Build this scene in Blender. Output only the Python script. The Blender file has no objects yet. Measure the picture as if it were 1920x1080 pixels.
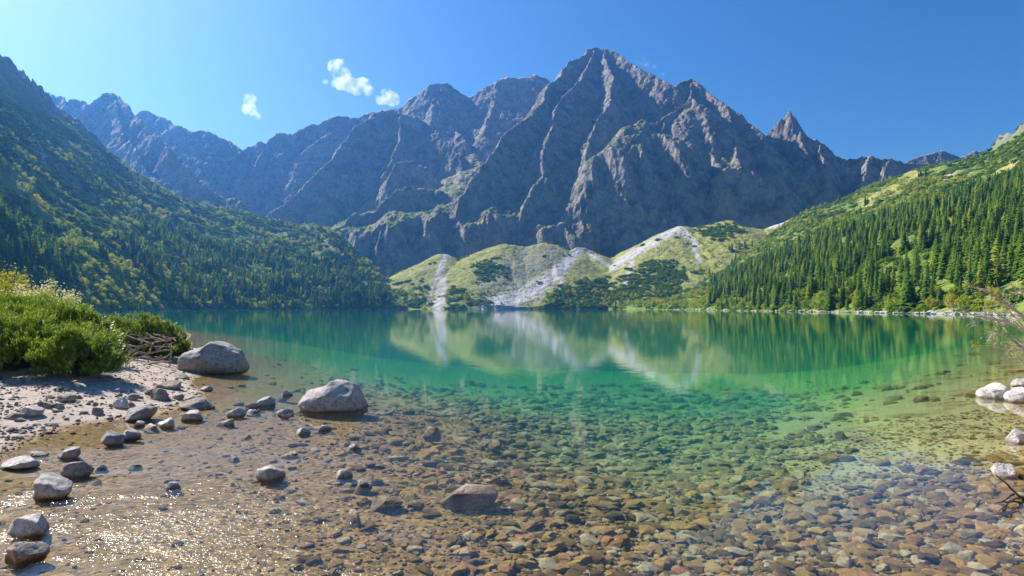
import bpy, bmesh, math, random
import numpy as np
from mathutils import Vector, Matrix, Euler

random.seed(7)
rng = np.random.default_rng(7)
scene = bpy.context.scene
COL = scene.collection

# ------------------------------------------------------------------ camera, sky, sun, exposure
F = 1144.0          # focal length in photograph pixels (80 degrees across 1920)
HOR = 577.0         # horizon row
CAM_H = 2.2
cam_d = bpy.data.cameras.new('camera'); cam = bpy.data.objects.new('camera', cam_d); COL.objects.link(cam)
cam.location = (0, 0, CAM_H); cam.rotation_euler = (math.radians(90), 0, 0)
cam_d.sensor_width = 36.0; cam_d.lens = 36.0 * F / 1920.0
cam_d.shift_y = (HOR - 540.0) / 1920.0
cam_d.clip_start = 0.1; cam_d.clip_end = 40000
scene.camera = cam

SUN_AZ = math.radians(-52)      # left of the view direction
SUN_EL = math.radians(39)
sun_dir = Vector((math.sin(SUN_AZ) * math.cos(SUN_EL), math.cos(SUN_AZ) * math.cos(SUN_EL), math.sin(SUN_EL)))
sd = bpy.data.lights.new('sun', 'SUN'); sd.energy = 5.0; sd.angle = math.radians(0.53); sd.color = (1.0, 0.95, 0.87)
sun = bpy.data.objects.new('sun', sd); COL.objects.link(sun)
sun.rotation_euler = sun_dir.to_track_quat('Z', 'Y').to_euler(); sun.location = (-300, 300, 900)

world = bpy.data.worlds.new('World'); scene.world = world; world.use_nodes = True
wn = world.node_tree; wn.nodes.clear()
sky = wn.nodes.new('ShaderNodeTexSky'); sky.sky_type = 'NISHITA'; sky.sun_disc = False
sky.sun_elevation = SUN_EL; sky.sun_rotation = SUN_AZ
sky.altitude = 1400; sky.air_density = 1.0; sky.dust_density = 1.8; sky.ozone_density = 3.0
hsv = wn.nodes.new('ShaderNodeHueSaturation'); hsv.inputs['Saturation'].default_value = 1.32
bg = wn.nodes.new('ShaderNodeBackground'); bg.inputs['Strength'].default_value = 0.073
wo = wn.nodes.new('ShaderNodeOutputWorld')
wn.links.new(sky.outputs[0], hsv.inputs['Color']); wn.links.new(hsv.outputs[0], bg.inputs[0]); wn.links.new(bg.outputs[0], wo.inputs[0])

scene.view_settings.view_transform = 'Standard'; scene.view_settings.look = 'None'
scene.view_settings.exposure = 0.98; scene.view_settings.gamma = 1.0; scene.view_settings.use_curve_mapping = False
scene.render.engine = 'CYCLES'
cy = scene.cycles
cy.use_denoising = True
cy.max_bounces = 6; cy.diffuse_bounces = 2; cy.glossy_bounces = 3; cy.transmission_bounces = 3
cy.volume_bounces = 1; cy.transparent_max_bounces = 12
cy.sample_clamp_indirect = 4.0; cy.caustics_reflective = False; cy.caustics_refractive = False
cy.use_adaptive_sampling = True; cy.adaptive_threshold = 0.015
cy.volume_step_rate = 2.0

# ------------------------------------------------------------------ noise and geometry helpers
_perm = rng.permutation(256); _perm = np.concatenate([_perm, _perm, _perm]).astype(np.int64)
_g3 = np.array([[1,1,0],[-1,1,0],[1,-1,0],[-1,-1,0],[1,0,1],[-1,0,1],[1,0,-1],[-1,0,-1],[0,1,1],[0,-1,1],[0,1,-1],[0,-1,-1]], dtype=np.float32)
def perlin(x, y, z):
    xi = np.floor(x).astype(np.int64); yi = np.floor(y).astype(np.int64); zi = np.floor(z).astype(np.int64)
    xf = (x - xi).astype(np.float32); yf = (y - yi).astype(np.float32); zf = (z - zi).astype(np.float32)
    xi &= 255; yi &= 255; zi &= 255
    u = xf*xf*xf*(xf*(xf*6-15)+10); v = yf*yf*yf*(yf*(yf*6-15)+10); w = zf*zf*zf*(zf*(zf*6-15)+10)
    def g(dx, dy, dz):
        h = _perm[_perm[_perm[xi+dx]+yi+dy]+zi+dz] % 12
        gr = _g3[h]
        return gr[..., 0]*(xf-dx) + gr[..., 1]*(yf-dy) + gr[..., 2]*(zf-dz)
    x00 = g(0,0,0); x00 = x00 + u*(g(1,0,0)-x00)
    x10 = g(0,1,0); x10 = x10 + u*(g(1,1,0)-x10)
    x01 = g(0,0,1); x01 = x01 + u*(g(1,0,1)-x01)
    x11 = g(0,1,1); x11 = x11 + u*(g(1,1,1)-x11)
    a = x00 + v*(x10-x00); b = x01 + v*(x11-x01)
    return (a + w*(b-a)).astype(np.float64)
def fbm(x, y, z, octv=4, gain=0.5, ridged=False):
    s = 0.0; a = 1.0; t = 0.0
    for o in range(octv):
        k = 2.03**o
        n = perlin(x*k+o*17.3, y*k-o*9.1, z*k+o*5.7)
        if ridged: n = 1.0 - 2.2*np.abs(n)
        s = s + a*n; t += a; a *= gain
    return s/t

def P(px, py, Y):                       # a point at distance Y seen in the given direction
    return np.array([(px-960.0)/F*Y, Y, CAM_H + (HOR-py)/F*Y])
def G(px, py, z=0.0):                   # the point of the level z in the given direction
    Y = F*(CAM_H-z)/(py-HOR)
    return np.array([(px-960.0)/F*Y, Y, z])
def to_px(p):
    p = np.asarray(p); Y = p[..., 1]
    return 960 + p[..., 0]/Y*F, HOR - (p[..., 2]-CAM_H)/Y*F

def in_poly(px, py, poly):
    inside = np.zeros(px.shape, bool); n = len(poly); j = n-1
    for i in range(n):
        xi, yi = poly[i]; xj, yj = poly[j]
        c = ((yi > py) != (yj > py)) & (px < (xj-xi)*(py-yi)/((yj-yi)+1e-9)+xi)
        inside ^= c; j = i
    return inside

def mesh_np(name, v, f, smooth=True):
    me = bpy.data.meshes.new(name)
    v = np.asarray(v, np.float32); f = np.asarray(f, np.int32)
    n, k = f.shape
    me.vertices.add(len(v)); me.vertices.foreach_set('co', v.ravel())
    me.loops.add(n*k); me.loops.foreach_set('vertex_index', f.ravel())
    me.polygons.add(n); me.polygons.foreach_set('loop_start', np.arange(0, n*k, k, dtype=np.int32))
    me.polygons.foreach_set('loop_total', np.full(n, k, np.int32))
    me.polygons.foreach_set('use_smooth', np.full(n, smooth, bool))
    me.update(calc_edges=True); me.validate()
    return me
def grid_faces(nr, nc):
    i = np.arange(nr*nc).reshape(nr, nc)
    return np.stack([i[:-1, :-1], i[:-1, 1:], i[1:, 1:], i[1:, :-1]], -1).reshape(-1, 4)
def link(name, me, mat=None, parent=None):
    o = bpy.data.objects.new(name, me); COL.objects.link(o)
    if mat is not None and me is not None and not me.materials: me.materials.append(mat)
    if parent is not None: o.parent = parent
    return o
def tag(o, label=None, cat=None, group=None, kind=None):
    if label: o['label'] = label
    if cat: o['category'] = cat
    if group: o['group'] = group
    if kind: o['kind'] = kind
    return o
def attr(me, name, vals):
    a = me.attributes.new(name, 'FLOAT', 'POINT'); a.data.foreach_set('value', np.asarray(vals, np.float32).ravel())
def grid_normals(p):
    du = np.gradient(p, axis=1); dv = np.gradient(p, axis=0)
    n = np.cross(du, dv); n /= (np.linalg.norm(n, axis=-1, keepdims=True)+1e-9)
    return np.where(n[..., 2:3] < 0, -n, n)

# ------------------------------------------------------------------ material helpers
class NT:
    def __init__(s, name):
        s.m = bpy.data.materials.new(name); s.m.use_nodes = True; s.t = s.m.node_tree; s.t.nodes.clear()
        s.out = s.t.nodes.new('ShaderNodeOutputMaterial')
    def n(s, typ, **kw):
        nd = s.t.nodes.new('ShaderNode'+typ)
        for k, v in kw.items():
            if k.startswith('_'): setattr(nd, k[1:], v)
        for k, v in kw.items():
            if k.startswith('_'): continue
            k = k.replace('__', ' ')
            sock = nd.inputs[int(k[1:])] if (k[0] == 'i' and k[1:].isdigit()) else nd.inputs[k]
            if hasattr(v, 'is_linked') or hasattr(v, 'links'): s.t.links.new(v, sock)
            else: sock.default_value = v
        return nd
    def noise(s, vec, scale, detail=4, rough=0.55, out=0):
        return s.n('TexNoise', Vector=vec, Scale=scale, Detail=detail, Roughness=rough).outputs[out]
    def math(s, op, a, b=0.0, c=None, clamp=False):
        nd = s.n('Math', _operation=op, _use_clamp=clamp, i0=a, i1=b)
        if c is not None: nd.inputs[2].default_value = c
        return nd.outputs[0]
    def ramp(s, fac, a, b, lo=0.0, hi=1.0):
        return s.n('MapRange', Value=fac, i1=a, i2=b, i3=lo, i4=hi).outputs[0]
    def mix(s, fac, a, b, blend='MIX'):
        nd = s.t.nodes.new('ShaderNodeMix'); nd.data_type = 'RGBA'; nd.blend_type = blend
        for sk, v in ((nd.inputs[0], fac), (nd.inputs[6], a), (nd.inputs[7], b)):
            if hasattr(v, 'is_linked'): s.t.links.new(v, sk)
            elif isinstance(v, (tuple, list)): sk.default_value = (*v, 1.0)[:4]
            else: sk.default_value = v
        return nd.outputs[2]
    def attr(s, name): return s.n('Attribute', _attribute_name=name).outputs['Fac']
    def pos(s): return s.n('NewGeometry').outputs['Position']
    def objco(s): return s.n('TexCoord').outputs['Object']
    def surf(s, sh): s.t.links.new(sh, s.out.inputs['Surface']); return s.m
    def bsdf(s, col, rough=0.9, bump=None, strength=0.5, dist=0.1, spec=0.2):
        b = s.n('BsdfPrincipled', Roughness=rough)
        if hasattr(col, 'is_linked'): s.t.links.new(col, b.inputs['Base Color'])
        else: b.inputs['Base Color'].default_value = (*col, 1)
        b.inputs['Specular IOR Level'].default_value = spec
        if bump is not None:
            bn = s.n('Bump', Strength=strength, Distance=dist, Height=bump)
            s.t.links.new(bn.outputs[0], b.inputs['Normal'])
        return b.outputs[0]

def leaf_material(name, cols, trans=0.45, rough=0.7):
    t = NT(name)
    rnd = t.n('ObjectInfo').outputs['Random']
    ln = t.noise(t.objco(), 0.9, 2)
    c = t.mix(rnd, cols[0], cols[1])
    if len(cols) > 2:
        c = t.mix(t.ramp(rnd, 0.80, 0.95), c, cols[2])
    c = t.mix(t.ramp(ln, 0.35, 0.7), c, t.mix(1.0, c, (1.45, 1.4, 1.2), 'MULTIPLY'))
    d = t.n('BsdfDiffuse', Color=c).outputs[0]
    tr = t.n('BsdfTranslucent', Color=t.mix(1.0, c, (1.25, 1.3, 0.65), 'MULTIPLY')).outputs[0]
    return t.surf(t.n('MixShader', i0=trans, i1=d, i2=tr).outputs[0])

def rock_material():
    t = NT('mountain_rock')
    p = t.pos(); nz = t.n('SeparateXYZ', Vector=t.n('NewGeometry').outputs['Normal']).outputs[2]
    z = t.n('SeparateXYZ', Vector=p).outputs[2]
    veg = t.attr('veg'); scree = t.attr('scree')
    n1 = t.noise(p, 0.006, 6); n2 = t.noise(p, 0.035, 6, 0.65); n3 = t.noise(p, 0.15, 5, 0.6)
    sp = t.n('Mapping', Vector=p); sp.inputs['Scale'].default_value = (1, 1, 0.25)
    n4 = t.noise(sp.outputs[0], 0.05, 5, 0.6)
    c = t.mix(t.ramp(n1, 0.35, 0.65), (0.31, 0.25, 0.20), (0.43, 0.36, 0.295))
    c = t.mix(t.ramp(n2, 0.45, 0.60, 0, 0.85), c, (0.11, 0.10, 0.10))
    c = t.mix(t.ramp(n4, 0.5, 0.66, 0, 0.7), c, (0.46, 0.42, 0.385))
    c = t.mix(t.ramp(n3, 0.4, 0.62, 0, 0.4), c, (0.12, 0.11, 0.10))
    c = t.mix(scree, c, (0.50, 0.46, 0.42))
    grass = t.mix(t.ramp(n2, 0.38, 0.6), (0.32, 0.31, 0.085), (0.11, 0.16, 0.04))
    c = t.mix(veg, c, grass)
    bump = t.math('ADD', t.math('MULTIPLY', n4, 1.6), t.math('ADD', n3, t.math('MULTIPLY', n2, 1.5)))
    return t.surf(t.bsdf(c, 0.95, bump, 1.0, 7.0, 0.1))
MAT_ROCKWALL = rock_material()

def hill_material(name, g1, g2, g3):
    t = NT(name); p = t.pos()
    n1 = t.noise(p, 0.02, 5); n2 = t.noise(p, 0.12, 5, 0.65); n3 = t.noise(p, 0.5, 4)
    rock = t.attr('rock'); dry = t.attr('dry'); scree = t.attr('scree')
    c = t.mix(t.ramp(n1, 0.38, 0.62), g1, g2)
    c = t.mix(t.ramp(n2, 0.45, 0.62), c, g3)
    c = t.mix(dry, c, t.mix(t.ramp(n2, 0.4, 0.6), (0.42, 0.38, 0.11), (0.26, 0.27, 0.07)))
    rk = t.mix(t.ramp(n2, 0.4, 0.6), (0.16, 0.14, 0.14), (0.33, 0.30, 0.28))
    c = t.mix(rock, c, rk)
    sc = t.mix(t.ramp(n3, 0.4, 0.6), (0.40, 0.37, 0.34), (0.64, 0.60, 0.56))
    c = t.mix(scree, c, sc)
    return t.surf(t.bsdf(c, 0.95, t.math('ADD', n2, t.math('MULTIPLY', n3, 0.4)), 1.0, 3.0, 0.05))

# ------------------------------------------------------------------ the mountain wall behind the lake
def ridge_height(X, Y, ridges):
    H = np.full(X.shape, -60.0)
    for pts, k, k2 in ridges:
        w = [P(*q) for q in pts]
        for a, b in zip(w[:-1], w[1:]):
            d = b[:2]-a[:2]; L2 = d@d + 1e-6
            t = np.clip(((X-a[0])*d[0]+(Y-a[1])*d[1])/L2, 0, 1)
            dx = X-(a[0]+t*d[0]); dy = Y-(a[1]+t*d[1])
            dist = np.sqrt(dx*dx+dy*dy)
            # steep near the crest, easing out with distance
            h = a[2]+t*(b[2]-a[2]) - (k2+0.12)*dist - (k-k2)*90.0*(1-np.exp(-dist/90.0))
            H = np.maximum(H, h)
    return H

def W(py, off=0):                       # distance of the wall at a height: near vertical low down, easing towards the tops
    return float(np.interp(py, [60, 88, 120, 150, 200, 250, 300, 350, 400, 480], [1880, 1780, 1670, 1575, 1455, 1365, 1290, 1230, 1180, 1120])) + off
MAIN = [
 # summit ridge of the big peak
 ([(1035,155,W(155,0)),(1045,146,W(146,0)),(1060,125,W(125,0)),(1075,111,W(111,0)),(1090,101,W(101,0)),(1100,92,W(92,0)),(1112,88,W(88,0)),(1130,90,W(90,0)),(1150,95,W(95,0)),(1165,105,W(105,0)),(1185,118,W(118,0)),(1200,129,W(129,0)),(1230,144,W(144,0)),(1248,157,W(157,0)),(1266,163,W(163,0))], 1.5, .95),
 # its long western arete
 ([(1035,155,W(155,0)),(1022,190,W(190,0)),(1000,212,W(212,0)),(975,232,W(232,0)),(950,255,W(255,0)),(930,282,W(282,0)),(900,318,W(318,0)),(878,340,W(340,0)),(862,370,W(370,0)),(853,410,W(410,0)),(850,455,W(455,0))], 1.9, 1.15),
 ([(1112,88,W(88,0)),(1100,130,W(130,0)),(1075,165,W(165,0)),(1050,195,W(195,0)),(1030,250,W(250,0)),(1010,320,W(320,0)),(985,390,W(390,0)),(975,450,W(450,0))], 1.5, 1.0),
 ([(1130,90,W(90,0)),(1150,150,W(150,0)),(1140,200,W(200,0)),(1105,260,W(260,0)),(1090,330,W(330,0)),(1075,400,W(400,0)),(1065,450,W(450,0))], 1.6, 1.05),
 # shoulder peak and its ridges
 ([(1266,163,W(163,0)),(1275,156,W(156,0)),(1285,150,W(150,0)),(1296,146,W(146,0)),(1308,154,W(154,0)),(1325,164,W(164,0)),(1345,181,W(181,0)),(1365,196,W(196,0)),(1385,208,W(208,0)),(1400,222,W(222,0)),(1415,235,W(235,0)),(1432,247,W(247,0))], 1.5, 1.0),
 ([(1296,146,W(146,0)),(1300,185,W(185,0)),(1270,205,W(205,0)),(1240,222,W(222,0)),(1215,232,W(232,0)),(1195,262,W(262,0)),(1165,300,W(300,0)),(1145,340,W(340,0)),(1135,390,W(390,0)),(1120,430,W(430,0)),(1100,466,W(466,0))], 2.1, 1.25),
 ([(1240,222,W(222,0)),(1250,262,W(262,0)),(1270,320,W(320,0)),(1280,370,W(370,0)),(1290,415,W(415,0))], 1.9, 1.2),
 ([(1300,185,W(185,0)),(1320,215,W(215,0)),(1330,260,W(260,0)),(1345,310,W(310,0)),(1370,330,W(330,0)),(1385,370,W(370,0)),(1395,415,W(415,0))], 1.8, 1.15),
 ([(1365,196,W(196,0)),(1372,250,W(250,0)),(1378,300,W(300,0)),(1388,350,W(350,0)),(1398,400,W(400,0))], 1.7, 1.1),
 # grassy shelves on the front of the buttress
 ([(1150,268,W(268,-45)),(1182,244,W(244,-45)),(1212,230,W(230,-40))], .30, 1.7),
 ([(1195,272,W(272,-60)),(1222,258,W(258,-60)),(1243,250,W(250,-55))], .30, 1.8),
 ([(1345,332,W(332,-55)),(1368,315,W(315,-50)),(1392,316,W(316,-50))], .30, 1.8),
 ([(1290,205,W(205,-10)),(1315,200,W(200,-10))], .45, 1.6),
 ([(1120,400,W(400,-20)),(1135,385,W(385,-20))], .5, 2.2),
 # twin domes behind the big peak
 ([(745,203,1960),(770,184,1960),(790,166,1960),(803,157,1960),(825,153,1960),(845,156,1960),(855,163,1960),(866,174,1960),(880,181,1960),(888,179,1960),(895,171,1960),(912,160,1960),(930,150,1960),(950,143,1960),(966,146,1960),(985,142,1960),(1005,140,1960),(1020,145,1960),(1035,156,1960)], 1.6, 1.0),
 ([(825,153,W(153,420)),(812,195,W(195,420)),(845,235,W(235,420)),(870,270,W(270,420))], 1.4, .9),
 ([(950,143,W(143,420)),(925,195,W(195,420)),(910,240,W(240,420))], 1.4, .9),
 # dark front buttress of the middle ridge
 ([(700,212,W(212,250)),(722,208,W(208,250)),(740,205,W(205,250)),(758,212,W(212,250)),(775,216,W(216,250)),(790,228,W(228,250)),(815,243,W(243,250)),(850,272,W(272,250)),(872,295,W(295,250)),(884,306,W(306,250))], 1.8, 1.15),
 ([(740,205,W(205,250)),(700,222,W(222,250)),(668,238,W(238,250)),(650,262,W(262,250)),(625,300,W(300,250)),(590,330,W(330,250)),(555,365,W(365,250)),(525,392,W(392,250)),(500,410,W(410,250))], 1.8, 1.2),
 ([(758,212,W(212,250)),(745,270,W(270,250)),(720,330,W(330,250)),(700,380,W(380,250)),(680,420,W(420,250))], 1.6, 1.05),
 # low knob on the cirque floor
 ([(735,330,W(330,200)),(745,312,W(312,200)),(765,303,W(303,200)),(785,302,W(302,200)),(800,315,W(315,200)),(815,340,W(340,200)),(840,352,W(352,200))], 2.0, 1.1),
 # hanging threshold above the lake
 ([(600,440,W(440,50)),(640,418,W(418,50)),(670,402,W(402,50)),(700,392,W(392,50)),(722,372,W(372,50)),(745,357,W(357,50)),(775,351,W(351,50)),(805,352,W(352,50)),(830,362,W(362,50)),(857,380,W(380,50))], 2.2, 1.4),
 ([(857,380,1290),(880,345,1400),(900,310,1540),(890,290,1640)], .5, .35),
 # back ridge left of the domes
 ([(452,281,W(281,540)),(468,270,W(270,540)),(485,263,W(263,540)),(492,268,W(268,540)),(505,256,W(256,540)),(525,248,W(248,540)),(555,251,W(251,540)),(575,239,W(239,540)),(586,230,W(230,540)),(596,233,W(233,540)),(606,225,W(225,540)),(625,218,W(218,540)),(650,216,W(216,540)),(662,218,W(218,540)),(672,215,W(215,540)),(700,209,W(209,540)),(745,203,W(203,540))], 1.7, 1.05),
 ([(640,218,W(218,540)),(620,245,W(245,540)),(592,272,W(272,540)),(565,290,W(290,540)),(548,315,W(315,540)),(520,340,W(340,540))], 1.5, .95),
 ([(586,230,W(230,540)),(560,280,W(280,540)),(530,320,W(320,540)),(505,360,W(360,540))], 1.4, .95),
 ([(505,256,W(256,540)),(480,310,W(310,540)),(470,350,W(350,540))], 1.4, .95),
 # far left ridges
 ([(255,214,W(214,480)),(265,209,W(209,480)),(275,206,W(206,480)),(285,211,W(211,480)),(300,219,W(219,480)),(320,232,W(232,480)),(350,241,W(241,480)),(363,247,W(247,480)),(375,244,W(244,480)),(390,247,W(247,480)),(412,258,W(258,480)),(430,260,W(260,480)),(442,270,W(270,480)),(452,281,W(281,480))], 1.6, 1.0),
 ([(300,219,W(219,480)),(320,262,W(262,480)),(345,290,W(290,480)),(390,312,W(312,480))], 1.0, .7),
 ([(60,165,W(165,90)),(75,180,W(180,90)),(86,172,W(172,90)),(95,171,W(171,90)),(104,180,W(180,90)),(112,177,W(177,90)),(120,178,W(178,90)),(128,196,W(196,90)),(138,189,W(189,90)),(150,187,W(187,90)),(163,190,W(190,90)),(168,198,W(198,90)),(182,187,W(187,90)),(195,176,W(176,90)),(205,171,W(171,90)),(213,174,W(174,90)),(220,184,W(184,90)),(235,196,W(196,90)),(248,210,W(210,90)),(262,222,W(222,90)),(280,245,W(245,90)),(310,275,W(275,90)),(345,312,W(312,90)),(372,345,W(345,90)),(410,365,W(365,90)),(455,388,W(388,90)),(480,410,W(410,90))], 1.9, 1.15),
 ([(205,171,W(171,90)),(230,240,W(240,90)),(260,300,W(300,90)),(300,350,W(350,90))], 1.6, 1.0),
 ([(60,165,W(165,90)),(0,120,W(120,90)),(-120,90,W(90,90)),(-300,60,W(60,90))], 1.6, 1.0),
 # pointed spire on the right and the ridge it stands on
 ([(1432,252,1500),(1440,243,1500),(1446,240,1500),(1452,227,1500),(1456,220,1500),(1461,226,1500),(1466,214,1500),(1470,208,1500),(1474,204,1500),(1479,212,1500),(1486,221,1500),(1492,232,1500),(1498,247,1500),(1510,258,1500),(1525,265,1500),(1540,271,1500),(1556,279,1500),(1570,291,1500),(1590,298,1500)], 1.8, 1.2),
 ([(1474,204,1500),(1484,250,W(250,95)),(1500,300,W(300,60)),(1508,350,W(350,60)),(1515,395,W(395,60))], 1.5, 1.15),
 ([(1540,271,W(271,60)),(1535,310,W(310,60)),(1545,350,W(350,60)),(1535,390,W(390,60))], 2.2, 1.35),
 ([(1498,247,W(247,60)),(1510,300,W(300,60)),(1500,350,W(350,60)),(1510,395,W(395,60))], 1.9, 1.2),
 # green topped knolls right of the spire
 ([(1580,305,1400),(1590,298,1400),(1612,293,1400),(1635,291,1400),(1650,294,1400),(1668,296,1400),(1690,303,1400),(1725,306,1400),(1760,310,1400)], 1.9, 1.1),
 ([(1635,291,W(291,60)),(1625,325,W(325,60)),(1600,355,W(355,60))], 1.6, 1.0),
 ([(1668,296,W(296,60)),(1660,330,W(330,60)),(1650,345,W(345,60))], 1.6, 1.0),
 # pale crags far right
 ([(1700,303,2000),(1712,298,2000),(1730,291,2000),(1748,286,2000),(1765,283,2000),(1785,286,2000),(1795,293,2000),(1803,294,2000),(1812,290,2000),(1825,285,2000),(1845,282,2000),(1880,285,2000),(2000,270,2000)], 1.3, .9),
]
cols = np.arange(-140, 2040, 2.0)
rows = np.concatenate([np.arange(1060, 1800, 2.6), np.arange(1800, 2120, 3.6), np.arange(2120, 2400, 20)])
PX, Yg = np.meshgrid(cols, rows)
Xg = (PX-960)/F*Yg
wx = fbm(Xg/130, Yg/130, 0*Xg+3.1, 4)*34; wy = fbm(Xg/130, Yg/130, 0*Xg+31.7, 4)*34
# the crest lines themselves stay put: warp less next to the skyline ridges
Hm = ridge_height(Xg + wx*0.75, Yg + wy*0.75, MAIN)
cpy = HOR - (Hm-CAM_H)/Yg*F; low = np.clip((cpy-cpy.min(axis=0, keepdims=True))/60, 0.0, 1)
Hm += low*(fbm(Xg/75+wy/90, Yg/330, 0*Xg+12.3, 4, 0.5, ridged=True)*17 - 5)
Hm = np.minimum(Hm, 30 + (Yg + wy*1.2 + fbm(Xg/70+5, Yg/300, 0*Xg+2.2, 3, ridged=True)*42 - 1105)*1.7)
Hm += fbm(Xg/60, Yg/60, Hm/200, 4, ridged=True)*6 - 3
mv = np.stack([Xg, Yg, Hm], -1)
mn = grid_normals(mv)
disp = fbm(mv[..., 0]/34, mv[..., 1]/34, mv[..., 2]/90, 4, 0.55)*7 + fbm(mv[..., 0]/11, mv[..., 1]/11, mv[..., 2]/20, 3, 0.55, ridged=True)*2.6 + fbm(mv[..., 0]/13+7, mv[..., 1]/13, mv[..., 2]/75, 3, 0.6, ridged=True)*3.2 - 3
mv = mv + mn*disp[..., None]
mn2 = grid_normals(mv)
mpx, mpy = to_px(mv)
steep = mn2[..., 2]
vn = fbm(mv[..., 0]/60, mv[..., 1]/60, mv[..., 2]/60, 3)
veg = np.clip((steep-0.66+vn*0.36)/0.12, 0, 1)*np.clip(1.25-(mv[..., 2]-150)/420.0, 0.0, 1)
veg = np.maximum(veg, np.clip((steep-0.57+vn*0.5)/0.14, 0, 1)*np.clip(1-(mv[..., 2]-60)/260, 0, 1))
scr = np.clip((steep-0.84+vn*0.15)/0.10, 0, 1)*np.clip((mv[..., 2]-220)/250, 0, 1)
me = mesh_np('mountain', mv.reshape(-1, 3), grid_faces(*Hm.shape))
attr(me, 'veg', veg); attr(me, 'scree', scr*0.8)
tag(link('mountain', me, MAT_ROCKWALL), kind='structure')

# ------------------------------------------------------------------ wooded hillsides left and right of the lake
def loft(pairs, nu, nv, over=8):
    B = np.array([G2(b[0], b[1]) for b, c in pairs]); C = np.array([P(*c) for b, c in pairs])
    s = np.linspace(0, len(pairs)-1, nu); i = np.clip(s.astype(int), 0, len(pairs)-2); fr = (s-i)[:, None]
    def cat(A):
        n = len(A); p0 = A[np.clip(i-1, 0, n-1)]; p1 = A[i]; p2 = A[i+1]; p3 = A[np.clip(i+2, 0, n-1)]
        return 0.5*((2*p1)+(-p0+p2)*fr+(2*p0-5*p1+4*p2-p3)*fr**2+(-p0+3*p1-3*p2+p3)*fr**3)
    Bs = cat(B); Cs = cat(C)
    v = np.linspace(-0.04, 1.0, nv)
    pts = Bs[None]*(1-v)[:, None, None] + Cs[None]*v[:, None, None]
    # gentle foot, steeper above
    pts[..., 2] -= (np.sin(np.clip(v, 0, 1)*math.pi)*0.06)[:, None]*Cs[None, :, 2]
    pts[v < 0, :, 2] = np.minimum(pts[v < 0, :, 2], -3.0)
    back = []
    d = Cs-Bs; d[:, 2] = 0; d /= np.linalg.norm(d, axis=1, keepdims=True)+1e-6
    for k in range(1, over+1):
        q = Cs + d*k*14.0; q[:, 2] = Cs[:, 2]-k*k*2.6; back.append(q)
    vv = np.concatenate([v, 1+np.arange(1, over+1)*0.02])
    return np.concatenate([pts, np.array(back)], 0), vv
def G2(px, Y): return np.array([(px-960)/F*Y, Y, 0.25])
LEFT = [((-500,90),(-400,40,400)),((-250,130),(-200,60,520)),((-100,170),(-80,75,600)),((0,230),(0,118,700)),((60,265),(42,150,740)),
 ((130,300),(80,190,790)),((200,345),(140,236,830)),((280,420),(210,296,880)),((350,480),(270,340,930)),((430,545),(350,377,980)),
 ((510,610),(450,399,1050)),((580,675),(545,421,1090)),((640,735),(620,430,1100)),((700,800),(680,484,1080)),((745,850),(722,523,1030)),((790,900),(780,572,960))]
RIGHT = [((1140,838),(1150,576.5,862)),((1180,790),(1190,572,890)),((1225,720),(1235,560,900)),((1300,570),(1330,520,960)),((1400,420),(1430,452,1000)),((1500,330),(1500,405,1020)),((1580,280),(1570,377,1000)),
 ((1660,245),(1640,348,960)),((1740,215),(1720,318,920)),((1830,190),(1800,300,860)),((1900,170),(1845,288,820)),((1980,150),(1890,262,770)),
 ((2080,125),(1925,242,730)),((2300,90),(2050,180,650)),((2600,60),(2400,100,500))]
def hillside(name, pairs, nu, nv, mat, rocky, seed, rough):
    p, v = loft(pairs, nu, nv)
    X, Y, Z = p[..., 0].copy(), p[..., 1].copy(), p[..., 2].copy()
    up = np.clip(v, 0, 1)[:, None]
    amp = np.clip(up*6, 0, 1)
    big = fbm(X/95+seed, Y/95, Z/160, 3, ridged=True)*9*rough
    med = fbm(X/26+seed, Y/26, Z/26, 3)*7*rough
    sml = fbm(X/7+seed, Y/7, Z/7, 3)*2.6
    rk = np.zeros_like(X)
    px, py = to_px(p)
    if rocky is not None:
        rk = np.clip(rocky(px, py, up*np.ones_like(X)) + fbm(X/30, Y/30, Z/30, 3)*0.5, 0, 1)
        big = big + rk*(fbm(X/34+9, Y/34, Z/70, 4, ridged=True)*16 - 2)
    edge = 1 - 0.75*np.exp(-((up-1)/0.05)**2)*(1-rk)
    p[..., 2] = Z + amp*edge*(big + med + sml)
    p[..., 2] = np.where((up < 0.14) & (v[:, None] > 0), np.maximum(p[..., 2], 0.15+up*20), p[..., 2])
    p[..., 2] = np.where(v[:, None] < 0, np.minimum(p[..., 2], -2), p[..., 2])
    return p, v, rk
MAT_LEFT = hill_material('hillside_scrub', (0.13, 0.20, 0.048), (0.25, 0.30, 0.07), (0.08, 0.135, 0.036))
MAT_RIGHT = hill_material('hillside_grass', (0.15, 0.22, 0.040), (0.25, 0.30, 0.062), (0.090, 0.15, 0.030))
MAT_MOR = hill_material('moraine_grass', (0.26, 0.28, 0.08), (0.35, 0.34, 0.11), (0.16, 0.20, 0.06))

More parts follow.
